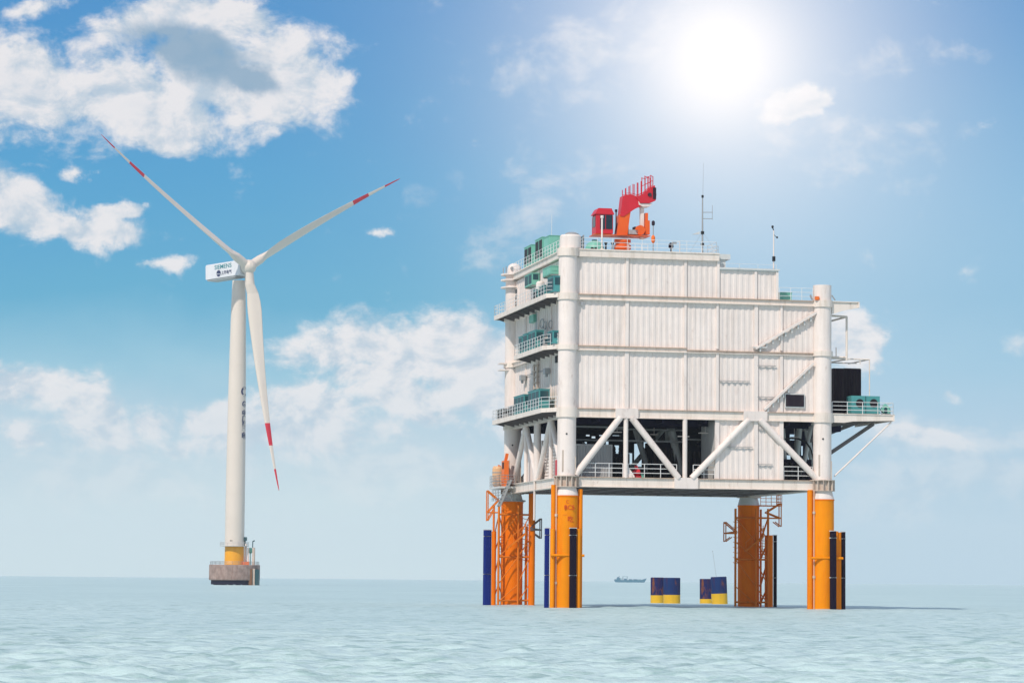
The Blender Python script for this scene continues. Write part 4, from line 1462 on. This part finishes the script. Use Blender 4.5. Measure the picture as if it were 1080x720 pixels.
MB().lathe(.15, 0, [(.35, .2), (.38, .5), (.3, .85), (.1, 1.0)], 16).build('bonnet', MMINT, t)
f = MB()
for z in (.35, .65): f.tube((-.1, -.4, z), (-.1, .4, z + .05), .16, 12)
f.build('wheel', MTDK, t)
MB().box(-.4, -.3, 0, .45, .3, .2).build('base', MMET, t)
a = face(822.5, 309, 1.5); b2 = face(835, 318, 1.5)
t = on_deck('green_locker', 'green locker on the right terrace behind thin railing', 'locker', a[0], 1.5, T2 + .02)
MB().box(0, 0, .1, b2[0] - a[0], 1.0, a[1] - T2).build('body', MMINT, t)
MB().box(-.05, -.05, a[1] - T2, b2[0] - a[0] + .05, 1.05, a[1] - T2 + .07).build('lid', MMINT, t)
f = MB(); f.box(.05, .05, 0, .2, .95, .1); f.box(1, .05, 0, 1.15, .95, .1); f.build('foot', MMET, t)

# inside the open lower deck
a = face(607, 468, 3); b2 = face(645, 503, 3)
t = on_deck('steel_container', 'grey corrugated container behind the left bay railing of the lower deck', 'container', a[0], 3.0, T5 + .01)
wd = b2[0] - a[0]; h = a[1] - T5
MB().corr((.1, .02, 0), (wd - .1, .02, 0), .15, h - .15, (0, -1, 0), .06, .3).build('wall', MGREY, t)
MB().box(0, .09, 0.1, wd, 5.0, h - .1).build('body', MGREY, t)
f = MB(); f.box(-.05, -.1, h - .15, wd + .05, 5.1, h); f.box(-.05, -.1, 0, wd + .05, 5.1, .15)
for x in (-.05, wd - .1): f.box(x, -.1, .15, x + .15, .09, h - .15)
f.build('frame', MGREY, t)
for i, (x0, x1, yt, v_, lab) in enumerate(((648, 664, 478, 9, 'dark transformer behind the first truss post'), (688, 716, 466, 10, 'dark transformer block in the second bay'), (724, 752, 470, 9, 'dark transformer block left of the white low wall'), (826, 856, 484, 6, 'dark pump block in the right open bay'))):
    a = face(x0, yt, v_); b2 = face(x1, 503, v_)
    t = on_deck('transformer', lab, 'transformer', a[0], v_, 12.81)
    wd = b2[0] - a[0]; h = a[1] - 12.81
    MB().box(0, 0, 0, wd, 3.0, h).build('tank', MDK, t)
    f = MB()
    for j in range(5): f.box(wd * (j + .2) / 5, -.35, .3, wd * (j + .6) / 5, 0, h * .85)
    f.build('radiator_fin', MLOU, t)
    f = MB()
    for j in range(3): f.lathe(wd * (j + .5) / 3, 1.0, [(.12, h), (.16, h + .2), (.09, h + .3), (.14, h + .5), (.05, h + .8)], 10)
    f.build('bushing', MLOU, t)
a = face(671.5, 492, 1.2)
t = on_deck('fire_pump', 'small red fire pump behind the railing beside the first truss post', 'pump', a[0], 1.2, 12.81)
MB().tube((-.35, 0, .5), (.3, 0, .65), .3, 14).build('motor', MRED, t)
MB().prism([(-.1, .6), (.2, .6), (.05, 1.3), (-.25, 1.25)], -.15, .15).build('pipe', MRED, t)
MB().box(-.4, -.3, 0, .5, .3, .25).build('skid', MRED, t)
a = face(678, 500, .8)
t = on_deck('green_bucket', 'tiny green bucket on the lower deck by the red pump', 'bucket', a[0], .8, 12.81)
MB().lathe(0, 0, [(.14, 0), (.18, .38)], 14).build('body', MMINT, t); MB().lathe(0, 0, [(.19, .38), (.19, .42)], 14).build('rim', MMINT, t)
# orange boxes near the back-left column on the landing
v, w = flank(540, 500, -1.0)
t = on_deck('lifeboat_canister', 'pale orange upright canister beside the back left column', 'canister', -1.35, 26.6, 12.56)
MB().lathe(0, 0, [(.5, .1), (.62, .3), (.62, 2.0), (.5, 2.25)], 20).build('shell', paint('pale_orange', (.72, .42, .22), .5, .4), t)
f = MB()
for z in (.6, 1.5): f.lathe(0, 0, [(.64, z), (.64, z + .12)], 20)
f.build('strap', MMET, t)
for (vv, h, lab) in ((23.6, 3.4, 'orange upright life raft cradle by the flank truss'), (27.5, 2.3, 'dark orange post box at the outer back corner of the landing')):
    t = on_deck('raft_cradle', lab, 'cradle', -1.2, vv, 12.56)
    MB().box(-.25, -.7, 0, .25, .7, h * .8).build('frame', MSAF, t)
    MB().bar((0, 0, h * .75), (.2, 0, h + .1), .25, .3).build('arm', MSAF, t)
    MB().box(-.3, -.5, h * .55, -.25, .2, h * .75).build('vent', MBLK, t)

# ------------------------------------------------------------------ separate mooring piles
def mooring(x0, x1, ytop, ywater, Y, m, label, lean=0.0, zyel=1.0):
    a = at(x0, ywater, Y); b2 = at(x1, ywater, Y)
    top = at((x0 + x1) / 2, ytop, Y).z
    r = (b2.x - a.x) / 2
    t = thing('mooring_pile', label, 'pile', ((a.x + b2.x) / 2, Y, 0), 0, 'short blue and yellow piles')
    t.rotation_euler = (0, R(lean), 0)
    s_ = MB().lathe(0, 0, [(r, -3), (r, zyel)], 28).build('yellow_base', MPY, t)
    MB().lathe(0, 0, [(r * .995, zyel), (r * .99, top - .05), (r * .9, top)], 28).build('shaft', m, t)
    return t


mooring(686, 700.5, 608.5, 635.3, 352, MPR, 'dark worn pile at far left of the free standing piles', 0, .95)
mooring(699.5, 717.5, 608.8, 636.2, 345, MPB, 'blue pile with bright yellow base in front of the leftmost free pile', 0, 1.05)
mooring(738, 752.5, 610.0, 634.9, 352, MPR, 'rusty blue pile with thin yellow base, left one of the right pair', -.5, .55)
mooring(750.5, 767.5, 607.8, 637.0, 345, MPB, 'tallest short pile, leaning, with a wide yellow base beside the back right leg', -2.5, 1.25)
a = at(755.5, 607.5, 345)
t = thing('whip_rod', 'thin leaning rod above the leaning blue pile', 'rod', (a.x, 345, a.z - .02), 0)
MB().tube((0, 0, 0), (-.45, 0, 3.0), .016, 5).build('rod', MMET, t); MB().tube((-.45, 0, 3.0), (-.45, 0, 3.1), .04, 6).build('tip', MMET, t)

# ------------------------------------------------------------------ ship on the horizon
YS = 5200
p = at(664.5, 612, YS)
SH = thing('cargo_ship', 'small dark blue ship on the horizon between the platform legs', 'ship', (p.x, YS, 0), 0)
q = lambda x: (x - 664.5) / 3000 * YS
hl = []
zz = [(648, 2.6), (650, 0), (679, 0), (682, 7.6), (679.5, 6.4), (676, 4.8), (668, 4.2), (655, 4.0), (651, 5.6), (648, 5.4)]
MB().prism([(q(x), z - (1.2 if z == 0 else 0)) for x, z in zz], -5, 5).build('hull', MSHB, SH)
d = MB()
d.box(q(650.5), -4, 4, q(654), 4, 8.0); d.box(q(651), -3, 8, q(653), 3, 9.6)
d.build('bridge', MSHB, SH)
d = MB(); d.box(q(658), -3, 4, q(661), 3, 6.8); d.box(q(663), -3, 4, q(667), 3, 5.8); d.box(q(668), -3, 4, q(672), 3, 6.0); d.build('deck_cargo', MSHB, SH)
d = MB(); d.box(q(654.2), -2, 4, q(656.5), 2, 7.5); d.box(q(672), -2, 4, q(676), 2, 6.2); d.build('deck_house', MSHW, SH)
for x, h in ((657, 11), (661.5, 10.5), (653, 11.5)):
    MB().tube((q(x), 0, 4), (q(x), 0, h), .5, 6).build('mast', MSHB, SH)
MB().bar((q(657), 0, 10.6), (q(662.5), 0, 10.4), .5).build('derrick_boom', MSHB, SH)

# ------------------------------------------------------------------ wind turbine
YT = 1000.0
wb = at(246.6, 616, YT)
TB = thing('wind_turbine', 'tall white three bladed wind turbine with red banded blade tips on a round sea foundation', 'wind turbine', (wb.x, YT, 0), 0)
k3 = YT / 3000.0


def tz(y): return at(250, y, YT).z


hub_z = tz(282.5)
tx = 0.0
zc0, zc1 = tz(611.5), tz(595.2)
MB().lathe(0.5 * k3, 0, [(8.75, zc0), (8.9, zc0 + .3), (8.9, zc1 - .15), (8.75, zc1)], 44).build('pile_cap', MCON, TB)
for i in range(8):
    an = i / 8 * 6.283 + .3
    MB().tube((6.8 * math.cos(an) + .2, 6.8 * math.sin(an), -6), (6.4 * math.cos(an) + .2, 6.4 * math.sin(an), zc0), .95, 12).build('foundation_pile', MDK, TB)
MB().lathe(.2, 0, [(8.2, zc0 - 1.5), (8.2, zc0)], 40).build('cap_skirt', MDK, TB)
cr2 = MB().rail([(8.5 * math.cos(a_) + .17, 8.5 * math.sin(a_), zc1) for a_ in np.linspace(0, 6.283, 25)], h=1.1, r=.05, step=2.2)
cr2.build('cap_railing', MMET, TB)
zt = tz(576)
MB().lathe(0, 0, [(3.42, zc1), (3.36, zt)], 36).build('transition_piece', MTY, TB)
MB().lathe(0, 0, [(4.1, zt), (4.1, zt + .25)], 36).build('service_deck', MMET, TB)
dr_ = MB().rail([(5.0 * math.cos(a_), 5.0 * math.sin(a_), zt + .3) for a_ in np.linspace(0, 6.283, 17)], h=1.2, r=.05, step=1.4)
dr_.lathe(0, 0, [(5.05, zt + .05), (5.05, zt + .3)], 30)
dr_.build('deck_railing', MWG, TB)
tw = [(3.40, zt + .26), (3.40, tz(540)), (3.30, tz(480)), (3.05, tz(400)), (2.65, tz(330)), (2.32, tz(296))]
MB().lathe(0, 0, tw, 44).build('tower', MTW, TB)
for y_ in (520, 455, 385):
    zz_ = tz(y_); r_q = float(np.interp(zz_, [q_[1] for q_ in tw], [q_[0] for q_ in tw]))
    MB().lathe(0, 0, [(r_q + .035, zz_ - .12), (r_q + .035, zz_ + .12)], 44).build('section_flange', MTW, TB)
dd = MB()
for a_ in (-1.9, -1.75):
    dd.tube((3.38 * math.cos(a_), 3.38 * math.sin(a_), zt + 2.0), (3.5 * math.cos(a_), 3.5 * math.sin(a_), zt + 2.0), .18, 8)
dd.build('vent_port', MBLK, TB)
# foundation furniture on the right
ff = MB(); x1 = lambda x, y=590: (at(x, y, YT).x - wb.x)
ff.tube((x1(259), 0, zc1), (x1(259), 0, tz(573)), .45, 10); ff.tube((x1(262), -1, zc1), (x1(262), -1, tz(577)), .3, 8); ff.build('cable_riser', MW, TB)
ff = MB(); ff.box(x1(256.5), -1, tz(570), x1(260), 1, tz(566)); ff.tube((x1(258), 0, tz(570)), (x1(258), 0, tz(576)), .3, 8); ff.build('davit_head', MTDK, TB)
ff = MB(); ff.box(x1(257), -3, zc1, x1(263.5), -1.2, zc1 + 1.1); ff.build('equipment_box', MSAF, TB)
ff = MB(); ff.tube((x1(268), -2, zc1), (x1(268), -2, tz(577)), .5, 10); ff.build('boarding_post', MWR, TB)
ff = MB(); ff.tube((x1(266.8), -2, tz(577)), (x1(266.8), -2, tz(571)), .18, 6); ff.bar((x1(266.5), -2, tz(571)), (x1(268.8), -2, tz(569.6)), .5, .4); ff.build('deck_lamp', MTDK, TB)
ff = MB(); ff.lathe(x1(263.5), 2, [(.3, zc1 + 4), (1.0, zc1 + 4.6), (1.0, zc1 + 5.6), (.3, zc1 + 6)], 12); ff.tube((x1(263.5), 2, zc1), (x1(263.5), 2, zc1 + 4), .15, 6); ff.build('signal_drum', MMINT, TB)
MB().box(x1(264.5), -6.5, -.5, x1(268), -3.0, tz(599.5)).build('fender', MBRN, TB)
MB().box(x1(268.2), -6.0, -.5, x1(270.5), -3.0, tz(599.3)).build('fender', MWR, TB)
MB().box(x1(271), -6.3, -.5, x1(274.8), -2.6, tz(600)).build('fender', MTDK, TB)

# nacelle frame: axis points to the camera's right and towards it, tilted up
G, TILT = R(46), R(6)
ax = Vector((math.sin(G) * math.cos(TILT), -math.cos(G) * math.cos(TILT), math.sin(TILT)))
horiz = Vector((math.cos(G), math.sin(G), 0))
upn = horiz.cross(ax) * -1
if upn.z < 0: upn = -upn
hubc = Vector((x1(263.2, 282), 0, hub_z)); hubc.x = at(263.2, 281.5, YT).x - wb.x
hubc.y = -(hubc.x) / math.tan(G)         # hub lies on the yaw axis through the tower top
MN = Matrix(((ax.x, -horiz.x, upn.x, hubc.x), (ax.y, -horiz.y, upn.y, hubc.y), (ax.z, -horiz.z, upn.z, hubc.z), (0, 0, 0, 1)))
# local: x forward along the shaft, y to the left side seen from behind, z up; place a mesh by MN


def place(o): o.data.transform(MN); return o


ax2 = Vector((math.sin(G) * math.cos(R(2)), -math.cos(G) * math.cos(R(2)), math.sin(R(2))))
up2 = horiz.cross(ax2) * -1
if up2.z < 0: up2 = -up2
MNN = Matrix(((ax2.x, -horiz.x, up2.x, hubc.x), (ax2.y, -horiz.y, up2.y, hubc.y), (ax2.z, -horiz.z, up2.z, hubc.z), (0, 0, 0, 1)))


def placen(o): o.data.transform(MNN); return o


nb = MB()
yw, zh, zl = 2.6, 2.55, -2.75
xf, xb = -2.0, -20.6
vs = []
for x, s_ in ((xb, .93), (xb + .4, 1.0), (xf - .5, 1.0), (xf, .9)):
    for (yy, z_) in ((-1, zl), (-.86, zl - .0), (.86, zl), (1, zl), (1, zh - .35), (.86, zh), (-.86, zh), (-1, zh - .35)):
        vs.append((x, yy * yw * s_, z_ * s_))
fs = []
for i in range(3):
    for j in range(8):
        fs.append((i * 8 + j, i * 8 + (j + 1) % 8, (i + 1) * 8 + (j + 1) % 8, (i + 1) * 8 + j))
fs.append(tuple(reversed(range(8)))); fs.append(tuple(range(24, 32)))
nb.add(vs, [f[::-1] for f in fs])
nac = placen(nb.build('nacelle', MNAC, TB))
gb = MB().box(-19.8, -2.3, zl - .55, -4.5, 2.3, zl + .02)
placen(gb.build('nacelle_sill', MGREY, nac))
# the side of the nacelle that faces the camera: find which local y sign
side = -1 if (MN.to_3x3() @ Vector((0, -1, 0))).y < 0 else 1
sm = Matrix(((-1 if side > 0 else 1, 0, 0, -9.3), (0, 0, side, side * (yw + .03)), (0, 1, 0, .95), (0, 0, 0, 1)))
# text x axis must run to the camera's right
xr = (MN.to_3x3() @ Vector((1, 0, 0))).x
dirx = 1 if xr > 0 else -1
sm = Matrix(((dirx, 0, 0, -9.3), (0, 0, side, side * (yw + .03)), (0, 1, 0, 1.05), (0, 0, 0, 1)))
sm[0][3] = -10.8
placen(text_part('SIEMENS', 2.5, MTXT, nac, sm @ Matrix.Diagonal((1.0, .85, 1, 1)), 'lettering', .02, .03))
sm2 = sm.copy(); sm2[0][3] = -9.0; sm2[2][3] = -1.25
placen(text_part('上海电气', 1.45, MNAVY, nac, sm2, 'lettering', .02, .03))
em = MB()
n = 24; ex, ez, er = -13.2, -1.15, 1.15
ypl = side * (yw + .05)
ring = lambda r: [(ex + r * 1.15 * math.cos(6.2832 * i / n), ypl, ez + r * math.sin(6.2832 * i / n)) for i in range(n)]
em.tube((ex, side * yw, ez), (ex, ypl, ez), er, 24)
eo = placen(em.build('emblem', MNAVY, nac))
em = MB(); em.prism([(ex - 1.0, ez - .05), (ex + 1.0, ez - .25), (ex + 1.0, ez - .45), (ex, ez - .3), (ex - 1.0, ez - .3)], ypl, ypl + side * .03)
placen(em.build('emblem_stripe', MNAC, eo))
# hub
hb = MB()
prof = [(-2.0, 2.1), (-1.2, 2.5), (.2, 2.6), (1.4, 2.3), (2.3, 1.5), (2.75, .5)]
n = 28
for (x0, r0), (x1_, r1_) in zip(prof, prof[1:]):
    A = [(x0, r0 * math.cos(6.2832 * i / n), r0 * math.sin(6.2832 * i / n)) for i in range(n)]
    B_ = [(x1_, r1_ * math.cos(6.2832 * i / n), r1_ * math.sin(6.2832 * i / n)) for i in range(n)]
    hb.add(A + B_, [(i, (i + 1) % n, n + (i + 1) % n, n + i) for i in range(n)], True)
hb.add([(2.75, .5 * math.cos(6.2832 * i / n), .5 * math.sin(6.2832 * i / n)) for i in range(n)], [tuple(range(n))])
place(hb.build('hub', MTW, TB))
HANDED_T = 1


def blade(ang):
    """ang clockwise from up as seen by the camera"""
    RL = 240 * k3
    m = MB(); n = 16
    secs = []
    for f in (0.012, .03, .05, .08, .12, .16, .2, .25, .3, .36, .42, .5, .58, .66, .7, .7001, .76, .8, .8001, .86, .905, .9051, .95, .98, .995, 1.0):
        if f < .2:
            tt = max(0, (f - .04) / .16); tt = tt * tt * (3 - 2 * tt)
            ch = 3.2 + (5.1 - 3.2) * tt; th = 3.2 + (2.7 - 3.2) * tt
        else:
            tt = (f - .2) / .8
            ch = 4.65 * (1 - tt) ** 1.12 + .36; th = 2.6 * (1 - tt) ** 1.0 + .12
        if f > .985: ch *= .6
        tw_ = (R(-62) + R(40) * min(1, f * 1.2) ** .8 if f > .05 else R(-62)) * HANDED_T
        secs.append((f, ch, th, tw_))
    er_ = Vector((0, 0, 1)); sag = 1.9
    rad = Vector((0, -math.sin(ang), math.cos(ang)))   # local; y is left seen from the camera side
    tang = Vector((0, -math.cos(ang), -math.sin(ang)))
    fw = Vector((1, 0, 0))
    rings = []
    for (f, ch, th, tw_) in secs:
        c = rad * (RL * f) + fw * (8.0 * f * f)
        c += Vector((0, 0, -2.6 * f * f * abs(math.sin(ang))))
        pts = []
        off = -.18 * ch if f > .1 else 0
        for i in range(n):
            a_ = 6.2832 * i / n
            x_ = math.cos(a_) * ch / 2 + off; y_ = math.sin(a_) * th / 2 * (1 if f < .1 else (.55 + .45 * math.cos(a_)))
            d_ = tang * (x_ * math.cos(tw_) - y_ * math.sin(tw_)) + fw * (x_ * math.sin(tw_) + y_ * math.cos(tw_))
            pts.append(c + d_)
        rings.append(pts)
    for (s0, r0), (s1, r1) in zip(zip(secs, rings), zip(secs[1:], rings[1:])):
        fm = (s0[0] + s1[0]) / 2
        m.m = 1 if (.70 < fm < .80 or fm > .905) else 0
        m.add(r0 + r1, [(i, (i + 1) % n, n + (i + 1) % n, n + i) for i in range(n)], True)
    m.add(rings[-1], [tuple(range(n))]); m.add(rings[0], [tuple(reversed(range(n)))])
    o = m.build('blade', [MTW, MTRED], TB)
    return place(o)


HANDED = 1 if (MN.to_3x3() @ Vector((0, -1, 0))).x > 0 else -1
for a_ in (-60, 60, 179):
    blade(R(a_) * HANDED)
# lettering down the right side of the tower: follows the curve, most of it faces away
def wrap_text(body, size, y_px, mat):
    z = tz(y_px)
    rr2 = np.interp(z, [q_[1] for q_ in tw], [q_[0] for q_ in tw]) + .03
    cu = bpy.data.curves.new('tmp_text', 'FONT'); cu.body = body; cu.size = size; cu.align_x = 'CENTER'; cu.align_y = 'CENTER'; cu.extrude = .02; cu.offset = .11
    to = bpy.data.objects.new('tmp_text', cu); COL.objects.link(to); bpy.context.view_layer.update()
    me = bpy.data.meshes.new_from_object(to.evaluated_get(bpy.context.evaluated_depsgraph_get())); bpy.data.objects.remove(to)
    for v in me.vertices:
        th = R(14) + v.co.x / rr2
        r_2 = rr2 + v.co.z
        zz_ = z + v.co.y
        v.co = (r_2 * math.cos(-R(0) + th - R(0)) if False else r_2 * math.sin(R(60) + v.co.x / rr2), -r_2 * math.cos(R(60) + v.co.x / rr2), zz_)
    me.materials.clear(); me.materials.append(mat); me.name = 'tower_lettering'
    o = bpy.data.objects.new('tower_lettering', me); COL.objects.link(o); o.parent = TB


for (bd_, sz, y) in (('C', 4.6, 413.5), ('G', 2.8, 426.5), ('中', 2.2, 436), ('广', 2.2, 441.5), ('核', 1.9, 447), ('三', 1.9, 452), ('电', 2.6, 460)):
    wrap_text(bd_, sz, y, MNAVY)
